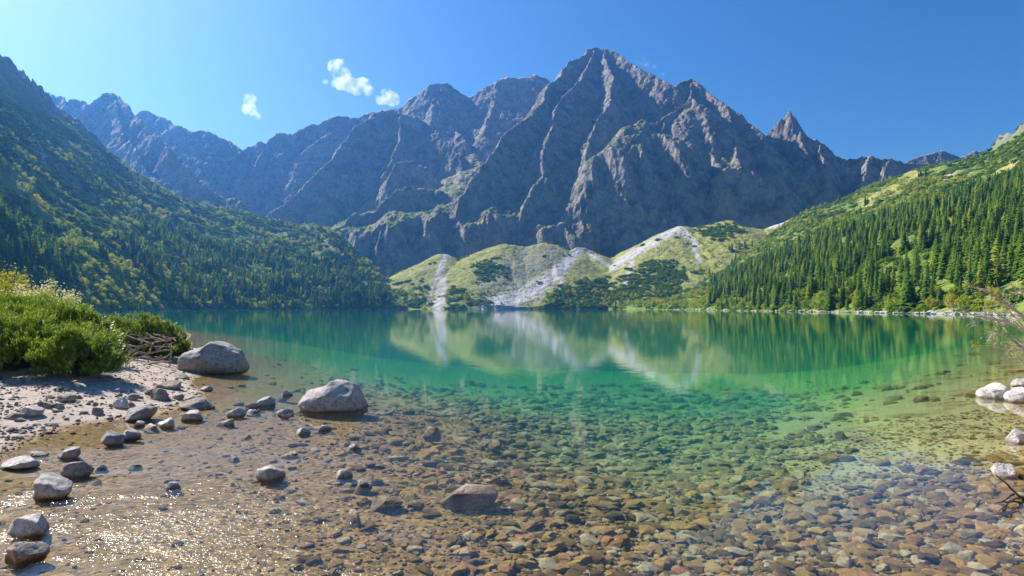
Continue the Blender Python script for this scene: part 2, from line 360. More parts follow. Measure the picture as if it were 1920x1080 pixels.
lp, lv, lrk = hillside('left', LEFT, 560, 260, MAT_LEFT, lambda px, py, up: np.clip((up-0.80)*5, 0, 1)*np.clip((330-px)/200, -0.5, 1), 1.7, 1.15)
me = mesh_np('hillside_left', lp.reshape(-1, 3), grid_faces(*lp.shape[:2]))
lpx, lpy = to_px(lp)
l_scr = np.zeros_like(lpx)
def px_line_mask(px, py, line, w0, w1):
    m = np.full(px.shape, 1e9); n = len(line)-1
    for q in range(n):
        (ax, ay), (bx, by) = line[q], line[q+1]
        dx, dy = bx-ax, by-ay; t = np.clip(((px-ax)*dx+(py-ay)*dy)/(dx*dx+dy*dy+1e-6), 0, 1)
        w = w0+(w1-w0)*(q+t)/n
        m = np.minimum(m, np.hypot(px-ax-t*dx, py-ay-t*dy)/w)
    return m
jit = fbm(lp[..., 0]/9, lp[..., 1]/9, lp[..., 2]/9, 3)*1.2
for line, w0, w1 in (([(340,392),(352,400),(370,407)], 9, 4), ([(588,432),(612,452),(632,478)], 3, 2.2), ([(655,503),(668,515),(690,535)], 2.2, 2.6), ([(60,270),(85,295),(105,310)], 5, 3)):
    l_scr = np.maximum(l_scr, np.clip(1.6-px_line_mask(lpx, lpy, line, w0, w1)+jit, 0, 1))
attr(me, 'rock', lrk); attr(me, 'scree', l_scr)
attr(me, 'dry', np.clip(fbm(lp[..., 0]/45+5, lp[..., 1]/45, lp[..., 2]/45, 3)*2.5-0.35, 0, 0.55))
tag(link('hillside_left', me, MAT_LEFT), kind='structure')

rp, rv, rrk = hillside('right', RIGHT, 520, 260, MAT_RIGHT, lambda px, py, up: np.clip((up-0.93)*12, 0, 1)*np.clip((px-1850)/25, -1, 1), 4.2, 0.6)
me = mesh_np('hillside_right', rp.reshape(-1, 3), grid_faces(*rp.shape[:2]))
rpx, rpy = to_px(rp)
jit = fbm(rp[..., 0]/14, rp[..., 1]/14, rp[..., 2]/14, 3)*1.5
r_dry = np.zeros_like(rpx)
for line, w0, w1 in (([(1715,330),(1690,345),(1660,365),(1620,380)], 7, 10), ([(1805,305),(1785,325),(1755,350)], 7, 6), ([(1720,320),(1660,335)], 3, 5), ([(1620,395),(1610,400)], 4, 8), ([(1920,300),(1870,320)], 3, 5)):
    r_dry = np.maximum(r_dry, np.clip(1.5-px_line_mask(rpx, rpy, line, w0, w1)+jit, 0, 1))
attr(me, 'rock', rrk); attr(me, 'dry', r_dry)
attr(me, 'scree', np.clip(1.4-px_line_mask(rpx, rpy, [(1788,318),(1775,335),(1770,342)], 3, 2)+jit, 0, 1))
tag(link('hillside_right', me, MAT_RIGHT), kind='structure')

# ------------------------------------------------------------------ moraine cones and fans at the head of the lake
MOR = [
 ([(832,476,1065)], .50), ([(770,520,1000),(832,476,1065)], .46),
 ([(893,480,1050),(915,466,1065),(945,458,1070),(980,463,1070),(1020,456,1075),(1042,460,1075),(1060,476,1070)], .50),
 ([(1088,464,1090),(1060,492,1030),(1010,530,950),(960,556,900),(915,576,862)], .47), ([(1088,464,1090),(1120,480,1060),(1150,500,1040)], .50),
 ([(1120,520,970),(1100,545,910)], .42),
 ([(1150,497,1060),(1195,466,1090),(1240,440,1100),(1272,424,1105),(1300,428,1100),(1330,421,1095),(1365,414,1090),(1395,424,1085),(1430,430,1080),(1460,420,1080),(1490,410,1080),(1540,395,1080)], .50),
 ([(1280,428,1100),(1300,470,1000),(1290,520,900)], .45),
]
def mor_h(X, Y):
    H = np.clip((Y-858)*0.16, -4, 14)
    for pts, k in MOR:
        w = [P(*q) for q in pts]
        if len(w) == 1: w = w*2
        for a, b in zip(w[:-1], w[1:]):
            d = b[:2]-a[:2]; L2 = d@d+1e-6
            t = np.clip(((X-a[0])*d[0]+(Y-a[1])*d[1])/L2, 0, 1)
            dist = np.hypot(X-(a[0]+t*d[0]), Y-(a[1]+t*d[1]))
            h = a[2]+t*(b[2]-a[2]) - k*np.sqrt(dist*dist+64)+k*8
            H = np.maximum(H, h)
    return H
cols = np.arange(690, 1580, 1.6); rows = np.concatenate([np.arange(835, 1000, 1.5), np.arange(1000, 1250, 2.2)])
PX, Yg = np.meshgrid(cols, rows); Xg = (PX-960)/F*Yg
Hq = mor_h(Xg+fbm(Xg/40, Yg/40, Xg*0, 3)*9, Yg+fbm(Xg/40, Yg/40, Xg*0+8, 3)*9)
shore = np.clip((Yg-852)/25, 0, 1)
Hq = Hq + shore*(fbm(Xg/30, Yg/30, Xg*0+2, 4)*2.6 + fbm(Xg/8, Yg/8, Xg*0+7, 3)*1.4)
Hq = np.where(Yg < 845, -3, Hq)
gp = np.stack([Xg, Yg, Hq], -1); gpx, gpy = to_px(gp)
jit = fbm(Xg/12, Yg/12, Xg*0, 4)*2.2
m_scr = np.zeros_like(Xg)
for line, w0, w1 in (([(838,474),(828,500),(824,515),(830,535),(826,560),(822,580)], 5, 13), ([(824,515),(812,535),(806,560)], 2.5, 4), ([(1092,462),(1070,485),(1040,515),(1000,545),(960,565),(920,580)], 8, 24), ([(1092,462),(1110,478),(1145,500)], 4, 4), ([(1060,500),(1050,540),(1040,560)], 4, 4),
                     ([(1150,500),(1185,478),(1240,446),(1275,428)], 9, 7), ([(1275,430),(1300,450),(1310,490)], 7, 5), ([(1185,490),(1170,540),(1180,578)], 6, 6), ([(1445,425),(1490,415)], 4, 6)):
    m_scr = np.maximum(m_scr, np.clip(1.3-px_line_mask(gpx, gpy, line, w0, w1)+jit*0.45, 0, 1))
blocks = in_poly(gpx+jit*12, gpy+jit*5, [(905,520),(985,462),(1050,462),(1060,490),(1000,535),(930,575),(890,575)])
m_rock = np.where(blocks, np.clip(0.5+jit*0.6, 0, 1), 0)
me = mesh_np('moraine', gp.reshape(-1, 3), grid_faces(*Xg.shape))
attr(me, 'scree', m_scr); attr(me, 'rock', m_rock*(1-m_scr))
attr(me, 'dry', np.clip(0.55+jit*0.5+(500-gpy)/120.0, 0, 1))
tag(link('moraine', me, MAT_MOR), kind='structure')

# ------------------------------------------------------------------ near shore and lake bed: one sheet
CTRL = [ # x, y in the photograph, height of the ground seen there
 (0,700,.55),(0,740,.38),(0,800,.12),(100,745,.30),(100,775,.16),(200,720,.36),(200,765,.13),(250,700,.34),(300,680,.28),(330,650,.22),(320,720,.12),(280,755,.07),(100,640,.8),(200,620,.8),(-300,700,.8),(-300,800,.4),
 (10,858,0),(55,825,0),(130,800,0),(235,787,0),(320,775,0),(375,752,0),(358,715,0),(350,685,0),(345,650,0),(340,622,0),
 (-300,900,.05),(-200,1050,.02),
 (150,830,-.035),(110,950,-.05),(40,1050,-.07),(300,850,-.05),(400,950,-.09),(300,1060,-.12),(440,800,-.05),(420,720,-.12),(500,705,-.28),(470,660,-.5),(430,630,-.7),
 (600,800,-.08),(700,850,-.09),(600,950,-.10),(700,1050,-.13),(560,690,-.55),(700,740,-.55),(850,800,-.32),(900,900,-.22),(900,1000,-.19),(1100,1050,-.27),
 (1000,850,-.6),(1000,780,-1.0),(900,720,-1.9),(1050,720,-2.1),(1200,740,-1.9),(1000,690,-3.2),(1300,700,-2.6),(700,690,-1.6),(600,650,-2.8),(1200,800,-1.05),(1300,900,-.75),(1300,1000,-.4),(1400,850,-.9),(1500,1050,-.3),(1500,950,-.42),
 (1700,900,-.28),(1600,820,-.55),(1700,780,-.42),(1850,850,-.14),(1880,760,-.09),(1900,700,-.08),(1780,700,-.4),(1620,720,-1.3),(1500,770,-1.1),(1800,1050,-.16),(1910,1000,-.08),(1960,900,0),(1960,1070,-.03),(1960,780,0.02),(2000,700,.12),(2100,760,.4),(2200,900,.4),(2100,1060,.2),(2400,700,.9),(2000,650,.1),
 (960,640,-7),(1300,660,-6),(1600,660,-4),(1800,650,-1.5),(1900,640,-.3),(700,625,-8),(500,612,-5),(1200,605,-18),(400,600,-3),(380,605,-.6),(345,610,-.15),(318,603,-.02),(280,598,.3),(1700,610,-9),(1950,610,-1.0),(2100,610,1),
 (960,2200,.1),(400,2200,.15),(1500,2200,.15),(960,1500,-.12),(-100,1500,.05),(1900,1500,.05),
]
CP = []
for px, py, z in CTRL:
    q = G(px, py, z); CP.append((q[0]/q[1]*2.0, math.log(q[1])*2.2, z))
CP = np.array(CP)
def tps_u(r2): return np.where(r2 > 1e-12, 0.5*r2*np.log(r2+1e-12), 0)
def asinhz(z): return np.arcsinh(z*4)
N = len(CP)
r2 = ((CP[:, None, :2]-CP[None, :, :2])**2).sum(-1)
A = np.zeros((N+3, N+3)); A[:N, :N] = tps_u(r2)+np.eye(N)*0.002; A[:N, N] = 1; A[:N, N+1:] = CP[:, :2]; A[N, :N] = 1; A[N+1:, :N] = CP[:, :2].T
TW = np.linalg.solve(A, np.concatenate([asinhz(CP[:, 2]), np.zeros(3)]))
def ground(X, Y):
    X = np.asarray(X, float); Y = np.asarray(Y, float); sh = X.shape
    u = (X/np.maximum(Y, 0.3)*2.0).ravel(); v = (np.log(np.maximum(Y, 0.3))*2.2).ravel()
    s = TW[N]+TW[N+1]*u+TW[N+2]*v
    for i in range(N): s = s + TW[i]*tps_u((u-CP[i, 0])**2+(v-CP[i, 1])**2)
    z = np.sinh(np.clip(s, -6, 2.6))/4
    z = z.reshape(sh)
    nz = fbm(X/1.1, Y/1.1, X*0, 3)*0.05 + fbm(X/0.3, Y/0.3, X*0+4, 2)*0.012
    return np.clip(z, -22, 1.6) + nz*np.clip(0.35+np.abs(z)*1.5, 0, 1.3)
cols = np.concatenate([np.linspace(-3200, -260, 40), np.arange(-240, 2170, 5.0), np.linspace(2200, 5200, 40)])
rows = np.concatenate([np.linspace(2.0, 4.0, 14), np.exp(np.linspace(math.log(4.05), math.log(40), 330)), np.exp(np.linspace(math.log(41), math.log(900), 60))])
PX, Yg = np.meshgrid(cols, rows); Xg = (PX-960)/F*Yg
Zg = ground(Xg, Yg)
# the far bed is a plain deep basin
far = np.clip((Yg-70)/60, 0, 1); Zg = Zg*(1-far) + far*np.where(np.abs(Xg+20) > 150, np.minimum(Zg, -1.5), -18)
v = np.stack([Xg, Yg, Zg], -1).reshape(-1, 3); f = grid_faces(*Xg.shape)
# bank behind the viewer
nb = len(v); bx = Xg[0]; extra = np.stack([np.concatenate([bx*1.5, bx*3]), np.concatenate([np.full(len(bx), -3.0), np.full(len(bx), -60.0)]), np.concatenate([np.full(len(bx), 0.4), np.full(len(bx), 3.0)])], -1)
nc = len(bx); i0 = np.arange(nc-1)
f = np.concatenate([f, np.stack([nb+i0, nb+i0+1, i0+1, i0], -1), np.stack([nb+nc+i0, nb+nc+i0+1, nb+i0+1, nb+i0], -1)])
v = np.concatenate([v, extra])
bed_me = mesh_np('lake_bed', v, f)

def bed_material():
    t = NT('shore_and_bed'); p = t.pos()
    sx = t.n('SeparateXYZ', Vector=p); z = sx.outputs[2]
    n1 = t.noise(p, 0.8, 5); n2 = t.noise(p, 6, 5, 0.6); n3 = t.noise(p, 38, 3, 0.7)
    vor = t.n('TexVoronoi', Vector=p, Scale=17.0); vor.inputs['Randomness'].default_value = 1
    vcol = t.n('SeparateColor', Color=vor.outputs['Color']).outputs[0]
    sand = t.mix(t.ramp(n2, 0.35, 0.65), (0.52, 0.425, 0.345), (0.36, 0.285, 0.225))
    sand = t.mix(t.ramp(n3, 0.5, 0.7, 0, 0.5), sand, (0.28, 0.23, 0.20))
    grav = t.mix(vcol, (0.135, 0.075, 0.019), (0.42, 0.25, 0.075))
    grav = t.mix(t.ramp(n3, 0.42, 0.62, 0, 0.6), grav, (0.10, 0.075, 0.05))
    silt = t.mix(t.ramp(n1, 0.4, 0.6), (0.50, 0.42, 0.20), (0.32, 0.26, 0.11))
    X = sx.outputs[0]
    pale = t.math('MULTIPLY', t.ramp(X, 2.5, 6.5), t.ramp(n1, 0.38, 0.5))
    under = t.mix(pale, grav, silt)
    under = t.mix(t.ramp(z, -0.3, -1.2, 0, 0.8), under, t.mix(t.ramp(n2, 0.4, 0.6), (0.34, 0.32, 0.12), (0.50, 0.46, 0.20)))  # bed colour turns paler olive with depth, standing in for green scattered light
    wet = t.ramp(t.math('ADD', z, t.math('MULTIPLY', n1, 0.02)), 0.012, 0.05)
    c = t.mix(wet, under, sand)
    bump = t.math('ADD', t.math('ADD', t.math('MULTIPLY', vor.outputs['Distance'], -0.6), n3), t.math('MULTIPLY', n2, 0.7))
    return t.surf(t.bsdf(c, 0.9, bump, 0.6, 0.02, 0.15))
BED = link('lake_bed', bed_me, bed_material()); tag(BED, kind='structure')

# ------------------------------------------------------------------ lake water: closed body with its own absorption and scatter
def water_material():
    t = NT('lake_water'); p = t.pos()
    sx = t.n('SeparateXYZ', Vector=p); X, Y = sx.outputs[0], sx.outputs[1]
    mp = t.n('Mapping', Vector=p); mp.inputs['Scale'].default_value = (1.0, 1.0, 1.0)
    w1 = t.noise(mp.outputs[0], 1.3, 3, 0.5); w2 = t.noise(mp.outputs[0], 7.0, 3, 0.6); w3 = t.noise(mp.outputs[0], 24.0, 2, 0.6)
    patch = t.noise(p, 0.55, 3)
    near = t.math('MULTIPLY', t.ramp(Y, 10.5, 6.5), t.ramp(X, 1.2, -1.4))
    rip = t.math('MULTIPLY', near, t.ramp(patch, 0.38, 0.55))
    h = t.math('ADD', t.math('MULTIPLY', w1, 0.0035), t.math('MULTIPLY', w2, 0.0006))
    h = t.math('ADD', h, t.math('MULTIPLY', rip, t.math('ADD', t.math('MULTIPLY', w3, 0.022), t.math('MULTIPLY', w2, 0.046))))
    bump = t.n('Bump', Strength=1.0, Distance=1.0, Height=h).outputs[0]
    fc = t.n('LayerWeight', Blend=0.5, Normal=bump).outputs['Facing']      # the same from both sides of the surface
    fr = t.math('ADD', t.math('MULTIPLY', t.math('POWER', fc, 5.4), 0.93), 0.014)
    gl = t.n('BsdfGlossy', Roughness=t.math('ADD', t.math('MULTIPLY', rip, 0.16), 0.03), Normal=bump); gl.inputs['Color'].default_value = (1, 1, 1, 1)
    tr = t.n('BsdfTransparent'); tr.inputs['Color'].default_value = (1, 1, 1, 1)
    t.surf(t.n('MixShader', i0=fr, i1=tr.outputs[0], i2=gl.outputs[0]).outputs[0])
    ab = t.n('VolumeAbsorption', Density=0.19); ab.inputs['Color'].default_value = (0.34, 0.84, 0.54, 1)
    sc = t.n('VolumeScatter', Density=0.0175, Anisotropy=0.1); sc.inputs['Color'].default_value = (0.02, 0.70, 1.0, 1)
    ad = t.n('AddShader', i0=ab.outputs[0], i1=sc.outputs[0])
    t.t.links.new(ad.outputs[0], t.out.inputs['Volume'])
    return t.m
def box_mesh(name, lo, hi):
    x0, y0, z0 = lo; x1, y1, z1 = hi
    v = [(x0,y0,z0),(x1,y0,z0),(x1,y1,z0),(x0,y1,z0),(x0,y0,z1),(x1,y0,z1),(x1,y1,z1),(x0,y1,z1)]
    f = [(3,2,1,0),(4,5,6,7),(0,1,5,4),(1,2,6,5),(2,3,7,6),(3,0,4,7)]
    return mesh_np(name, v, f, False)
WATER = link('lake_water', box_mesh('lake_water', (-420, -12, -26), (420, 1000, 0.0)), water_material()); tag(WATER, kind='structure')

# ------------------------------------------------------------------ haze
def haze_material():
    t = NT('air_haze')
    v = t.n('VolumePrincipled'); v.inputs['Color'].default_value = (0.12, 0.40, 1.0, 1); v.inputs['Density'].default_value = 0.000115
    v.inputs['Anisotropy'].default_value = 0.55
    t.t.links.new(v.outputs[0], t.out.inputs['Volume']); return t.m
HAZE = link('haze', box_mesh('haze', (-3600, -150, -31), (3600, 2600, 860)), haze_material()); tag(HAZE, 'thin blue air haze over the lake and mountains', 'haze', kind='stuff')

# ------------------------------------------------------------------ scatter helpers
def instancer(name, pts, rots, scls, idx, sources, parent=None):
    coll = bpy.data.collections.new(name+'_kinds')
    for o in sources: coll.objects.link(o)
    me = bpy.data.meshes.new(name); me.vertices.add(len(pts)); me.vertices.foreach_set('co', np.asarray(pts, np.float32).ravel())
    a = me.attributes.new('rot', 'FLOAT_VECTOR', 'POINT'); a.data.foreach_set('vector', np.asarray(rots, np.float32).ravel())
    a = me.attributes.new('scl', 'FLOAT_VECTOR', 'POINT'); a.data.foreach_set('vector', np.asarray(scls, np.float32).ravel())
    a = me.attributes.new('idx', 'INT', 'POINT'); a.data.foreach_set('value', np.asarray(idx, np.int32))
    o = link(name, me, None, parent)
    ng = bpy.data.node_groups.new(name, 'GeometryNodeTree')
    ng.interface.new_socket('Geometry', in_out='INPUT', socket_type='NodeSocketGeometry'); ng.interface.new_socket('Geometry', in_out='OUTPUT', socket_type='NodeSocketGeometry')
    N_ = ng.nodes; gi = N_.new('NodeGroupInput'); go = N_.new('NodeGroupOutput'); ip = N_.new('GeometryNodeInstanceOnPoints'); ci = N_.new('GeometryNodeCollectionInfo')
    ci.inputs['Collection'].default_value = coll; ci.inputs['Separate Children'].default_value = True; ci.inputs['Reset Children'].default_value = True
    def na(nm, ty):
        q = N_.new('GeometryNodeInputNamedAttribute'); q.data_type = ty; q.inputs[0].default_value = nm; return q.outputs[0]
    L = ng.links
    L.new(gi.outputs[0], ip.inputs['Points']); L.new(ci.outputs[0], ip.inputs['Instance']); ip.inputs['Pick Instance'].default_value = True
    L.new(na('idx', 'INT'), ip.inputs['Instance Index']); L.new(na('rot', 'FLOAT_VECTOR'), ip.inputs['Rotation']); L.new(na('scl', 'FLOAT_VECTOR'), ip.inputs['Scale'])
    L.new(ip.outputs[0], go.inputs[0])
    md = o.modifiers.new('scatter', 'NODES'); md.node_group = ng
    return o
def source(name, me, mat):
    if not me.materials: me.materials.append(mat)
    return bpy.data.objects.new(name, me)

def tube(pts, rad, sides=6, cap=True):
    pts = np.asarray(pts, float); n = len(pts); rad = np.broadcast_to(np.asarray(rad, float), (n,))
    tg = np.gradient(pts, axis=0); tg /= np.linalg.norm(tg, axis=1, keepdims=True)+1e-9
    ref = np.array([0.31, 0.17, 0.93]); V = []
    for i in range(n):
        a = np.cross(tg[i], ref); a /= np.linalg.norm(a)+1e-9; b = np.cross(tg[i], a)
        for k in range(sides):
            th = 2*math.pi*k/sides; V.append(pts[i]+rad[i]*(math.cos(th)*a+math.sin(th)*b))
    Fc = []
    for i in range(n-1):
        for k in range(sides):
            k2 = (k+1) % sides; Fc.append((i*sides+k, i*sides+k2, (i+1)*sides+k2, (i+1)*sides+k))
    return np.array(V), np.array(Fc)
def join(parts):
    V = []; Fc = []; o = 0
    for v, f in parts: V.append(v); Fc.append(f+o); o += len(v)
    return np.concatenate(V), np.concatenate(Fc)
def bent(pts, n=14, wob=0.02, seed=0):
    r = np.random.default_rng(seed); pts = np.asarray(pts, float)
    s = np.linspace(0, len(pts)-1, n); i = np.clip(s.astype(int), 0, len(pts)-2); fr = (s-i)[:, None]
    m = len(pts); p0 = pts[np.clip(i-1, 0, m-1)]; p1 = pts[i]; p2 = pts[i+1]; p3 = pts[np.clip(i+2, 0, m-1)]
    q = 0.5*((2*p1)+(-p0+p2)*fr+(2*p0-5*p1+4*p2-p3)*fr**2+(-p0+3*p1-3*p2+p3)*fr**3)
    w = r.normal(0, wob, q.shape); w[0] = 0
    return q+w
def quads_at(c, n, size_u, size_v, r):
    """small leaf faces at centres c with normals n"""
    up = r.normal(0, 1, c.shape); u = np.cross(n, up); u /= np.linalg.norm(u, axis=1, keepdims=True)+1e-9
    w = np.cross(n, u); su = np.asarray(size_u)[..., None] if np.ndim(size_u) else size_u; sv = np.asarray(size_v)[..., None] if np.ndim(size_v) else size_v
    V = np.stack([c-u*su, c-w*sv, c+u*su, c+w*sv], 1).reshape(-1, 3)
    return V, np.arange(len(V)).reshape(-1, 4)

# ------------------------------------------------------------------ tree kinds
MAT_SPRUCE = leaf_material('spruce_needles', [(0.085, 0.165, 0.034), (0.19, 0.28, 0.055), (0.28, 0.32, 0.06)], 0.5)
MAT_BROAD = leaf_material('broadleaf_leaves', [(0.22, 0.28, 0.05), (0.38, 0.40, 0.09), (0.40, 0.34, 0.09)], 0.5)
MAT_SCRUB = leaf_material('scrub_leaves', [(0.080, 0.145, 0.032), (0.14, 0.215, 0.040), (0.20, 0.25, 0.05)], 0.45)
def bark_material(name, a, b, sc=3.0):
    t = NT(name); n = t.noise(t.objco(), sc, 5, 0.6); m = t.noise(t.objco(), sc*7, 3)
    return t.surf(t.bsdf(t.mix(t.ramp(n, 0.35, 0.65), a, b), 0.9, t.math('ADD', n, m), 0.6, 0.02))
MAT_BARK = bark_material('spruce_bark', (0.10, 0.075, 0.055), (0.20, 0.16, 0.13))
def spruce_meshes(seed):
    r = np.random.default_rng(seed); H = 18.0; R = r.uniform(2.8, 3.7); V = []; Fc = []; o = 0
    nw = 24; lop = r.uniform(0, 6.28)
    for k in range(nw):
        f = k/(nw-1); z = H*(0.08+0.90*f**0.92); rad = R*((1-f)**0.85)*r.uniform(0.75, 1.18)+0.12
        nb = 9 if f < 0.75 else 6
        for j in range(nb):
            if r.random() < 0.1: continue
            th = 2*math.pi*(j+r.uniform(-.35, .35))/nb + k*1.7
            L = rad*r.uniform(0.65, 1.15)*(1+0.12*math.cos(th-lop)); w = L*0.30+0.12; dr = L*r.uniform(0.28, 0.5)
            d = np.array([math.cos(th), math.sin(th), 0]); s_ = np.array([-d[1], d[0], 0])
            b = np.array([0, 0, z+0.25]); m = d*L*0.55 + np.array([0, 0, z+0.12-dr*0.3]); tip = d*L + np.array([0, 0, z-dr])
            V += [b, m+s_*w-np.array([0, 0, .28]), tip, m-s_*w-np.array([0, 0, .28]), m+np.array([0, 0, .10])]
            Fc += [(o, o+1, o+4), (o+1, o+2, o+4), (o+2, o+3, o+4), (o+3, o, o+4)]; o += 5
    V += [np.array([.1, 0, H*.93]), np.array([-.08, .09, H*.93]), np.array([-.05, -.1, H*.93]), np.array([0, 0, H*1.02])]
    Fc += [(o, o+1, o+3), (o+1, o+2, o+3), (o+2, o, o+3)]
    crown = mesh_np('crown', V, Fc, False); crown.materials.append(MAT_SPRUCE)
    tv, tf = tube([(0, 0, -1.2), (0.03, 0, H*.3), (0, 0.03, H*.7), (0, 0, H*.95)], [.26, .19, .10, .03])
    tr = mesh_np('trunk', tv, tf); tr.materials.append(MAT_BARK)
    both = mesh_np('spruce', np.concatenate([np.array(V), tv]), np.concatenate([np.array(Fc), np.concatenate([tf[:, [0, 1, 2]], tf[:, [0, 2, 3]]])+len(V)]), False)
    both.materials.append(MAT_SPRUCE)
    return crown, tr, both
def broadleaf_meshes(seed):
    r = np.random.default_rng(seed); H = 7.0
    nb = 22; cs = []
    for k in range(nb):
        q = r.normal(0, 1, 3); q /= np.linalg.norm(q); q *= r.uniform(.45, 1)**.6
        cs.append(np.array([q[0]*2.1, q[1]*2.1, 3.9+q[2]*2.6])*np.array([1, 1, 1]))
    C = []; Nn = []
    for c in cs:
        rr = r.uniform(.6, 1.15)
        for k in range(34):
            q = r.normal(0, 1, 3); q /= np.linalg.norm(q); C.append(c+q*rr*r.uniform(.6, 1.05)); Nn.append(q+r.normal(0, .5, 3)+np.array([0, 0, .4]))
    C = np.array(C); Nn = np.array(Nn); Nn /= np.linalg.norm(Nn, axis=1, keepdims=True)
    V, Fc = quads_at(C, Nn, r.uniform(.14, .30, len(C)), r.uniform(.14, .26, len(C)), r)
    crown = mesh_np('crown', V, Fc, False); crown.materials.append(MAT_BROAD)
    parts = [tube([(0, 0, -.6), (.05, .02, 1.5), (0, .1, 3.2), (.1, 0, 5.2)], [.16, .13, .09, .03])]
    for c in cs[:6]: parts.append(tube([(0.03, .05, 1.4+r.uniform(0, 1)), c*np.array([.5, .5, .8]), c], [.07, .05, .02], 5))
    tv, tf = join(parts); tr = mesh_np('trunk', tv, tf); tr.materials.append(MAT_BARK)
    both = mesh_np('broadleaf', V, Fc, False); both.materials.append(MAT_BROAD)
    return crown, tr, both
def scrub_mesh(seed):
    r = np.random.default_rng(seed); C = []; Nn = []
    for k in range(170):
        th = r.uniform(0, 6.28); f = r.uniform(0, 1)**.5; z = (1-f*f)**.5*r.uniform(.7, 1.1)
        C.append((math.cos(th)*f*1.25, math.sin(th)*f*1.25, z*.85+.05)); Nn.append((math.cos(th)*f+r.normal(0, .5), math.sin(th)*f+r.normal(0, .5), .6+r.normal(0, .5)))
    C = np.array(C); Nn = np.array(Nn); Nn /= np.linalg.norm(Nn, axis=1, keepdims=True)
    V, Fc = quads_at(C, Nn, r.uniform(.10, .24, len(C)), r.uniform(.12, .26, len(C)), r)
    m = mesh_np('scrub', V, Fc, False); m.materials.append(MAT_SCRUB); return m
SPR = [spruce_meshes(11+k) for k in range(4)]
BRO = [broadleaf_meshes(31+k) for k in range(4)]
SCR = [scrub_mesh(51+k) for k in range(3)]

# ------------------------------------------------------------------ where the trees stand
def pick(p, count, keep, jitter=True):
    a = p[:-1, :-1]; b = p[1:, :-1]; c = p[:-1, 1:]
    ar = np.linalg.norm(np.cross(b-a, c-a), axis=-1)
    w = ar.ravel()/ar.sum()
    k = rng.choice(len(w), count, p=w); i, j = np.unravel_index(k, ar.shape)
    u = rng.random((count, 1)); v = rng.random((count, 1))
    q = p[i, j]*(1-u)*(1-v)+p[i+1, j]*u*(1-v)+p[i, j+1]*(1-u)*v+p[i+1, j+1]*u*v
    px, py = to_px(q)
    m = keep(px, py, q) & (q[:, 2] > 0.1) & (px > -160) & (px < 2080)
    return q[m]
nl = lambda q, s, o=0.0: fbm(q[:, 0]/s+o, q[:, 1]/s, q[:, 2]/s, 3)
LHILL = lp[(lv >= 0) & (lv <= 1.0)]; RHILL = rp[(rv >= 0) & (rv <= 1.0)]
L_SPR = [(235,430),(300,425),(345,430),(400,460),(470,470),(560,470),(640,500),(700,530),(735,560),(745,590),(345,590),(300,560),(240,500)]
L_SPR2 = [(-160,400),(20,410),(60,440),(130,500),(150,560),(-160,600)]
R_SPR = [(1330,535),(1400,505),(1470,470),(1560,440),(1640,415),(1720,390),(1800,370),(1850,350),(2080,320),(2080,540),(1930,525),(1870,550),(1780,575),(1640,592),(1330,592)]
R_SPR2 = [(1300,560),(1350,470),(1420,460),(1460,480),(1380,520)]
spruce = []; 
q = pick(LHILL, 30000, lambda px, py, q: in_poly(px, py, L_SPR) & (nl(q, 45) > -0.08)); spruce.append(q[:1500])
q = pick(LHILL, 16000, lambda px, py, q: in_poly(px, py, L_SPR2) & (nl(q, 40, 3) > -0.10)); spruce.append(q[:330])
q = pick(LHILL, 9000, lambda px, py, q: (py > 330) & (nl(q, 45, 3) > 0.26)); spruce.append(q[:260])
q = pick(RHILL, 26000, lambda px, py, q: in_poly(px, py, R_SPR) & (nl(q, 38, 8) > -0.07)); spruce.append(q[:1900])
q = pick(RHILL, 9000, lambda px, py, q: (py > 330) & (px < 1900) & (nl(q, 40, 12) > 0.30)); spruce.append(q[:90])
q = pick(gp, 22000, lambda px, py, q: in_poly(px, py, R_SPR2) & (nl(q, 40, 5) > -0.05)); spruce.append(q[:160])
spruce = np.concatenate(spruce)
broad = []
q = pick(LHILL, 26000, lambda px, py, q: (py > 240+0.25*px) & (nl(q, 55, 6) > -0.02)); broad.append(q[:2600])
q = pick(LHILL, 40000, lambda px, py, q: (q[:, 2] < 9) & (px > 120)); broad.append(q[:160])
q = pick(LHILL, 20000, lambda px, py, q: in_poly(px, py, [(90,450),(230,440),(330,520),(355,585),(140,590)]) & (nl(q, 35, 6) > -0.2)); broad.append(q[:330])
q = pick(RHILL, 16000, lambda px, py, q: (py > 335) & (py < 640) & (nl(q, 60, 2) > 0.04) & ~in_poly(px, py, R_SPR)); broad.append(q[:1100])
q = pick(RHILL, 16000, lambda px, py, q: (q[:, 2] < 7)); broad.append(q[:260])
q = pick(gp, 14000, lambda px, py, q: (py > 548) & (q[:, 1] < 1000) & (nl(q, 25, 2) > -0.1) & (px_line_mask(px, py, [(824,510),(822,580)], 8, 12) > 1) & (px_line_mask(px, py, [(1000,545),(915,580)], 22, 26) > 1)); broad.append(q[:330])
q = pick(gp, 14000, lambda px, py, q: (px > 1250) & (py > 450) & (nl(q, 30, 4) > 0.0)); broad.append(q[:330])
broad = np.concatenate(broad)
scrub = []
q = pick(LHILL, 26000, lambda px, py, q: (nl(q, 60, 21) > -0.12) & (py > 190+0.3*px)); scrub.append(q[:7500])
q = pick(RHILL, 22000, lambda px, py, q: (nl(q, 35, 23) > -0.05) & (px_line_mask(px, py, [(1715,330),(1620,380)], 10, 12) > 1)); scrub.append(q[:6500])
D1 = [(1165,520),(1210,490),(1260,490),(1285,520),(1255,575),(1180,578)]; D2 = [(1300,430),(1370,418),(1395,432),(1340,450)]; D3 = [(1010,580),(1060,535),(1130,520),(1170,545),(1175,580)]; D4 = [(890,500),(925,490),(945,505),(930,530),(895,530)]; D5 = [(720,540),(790,520),(805,578),(720,580)]; D6 = [(835,545),(870,535),(905,575),(835,580)]
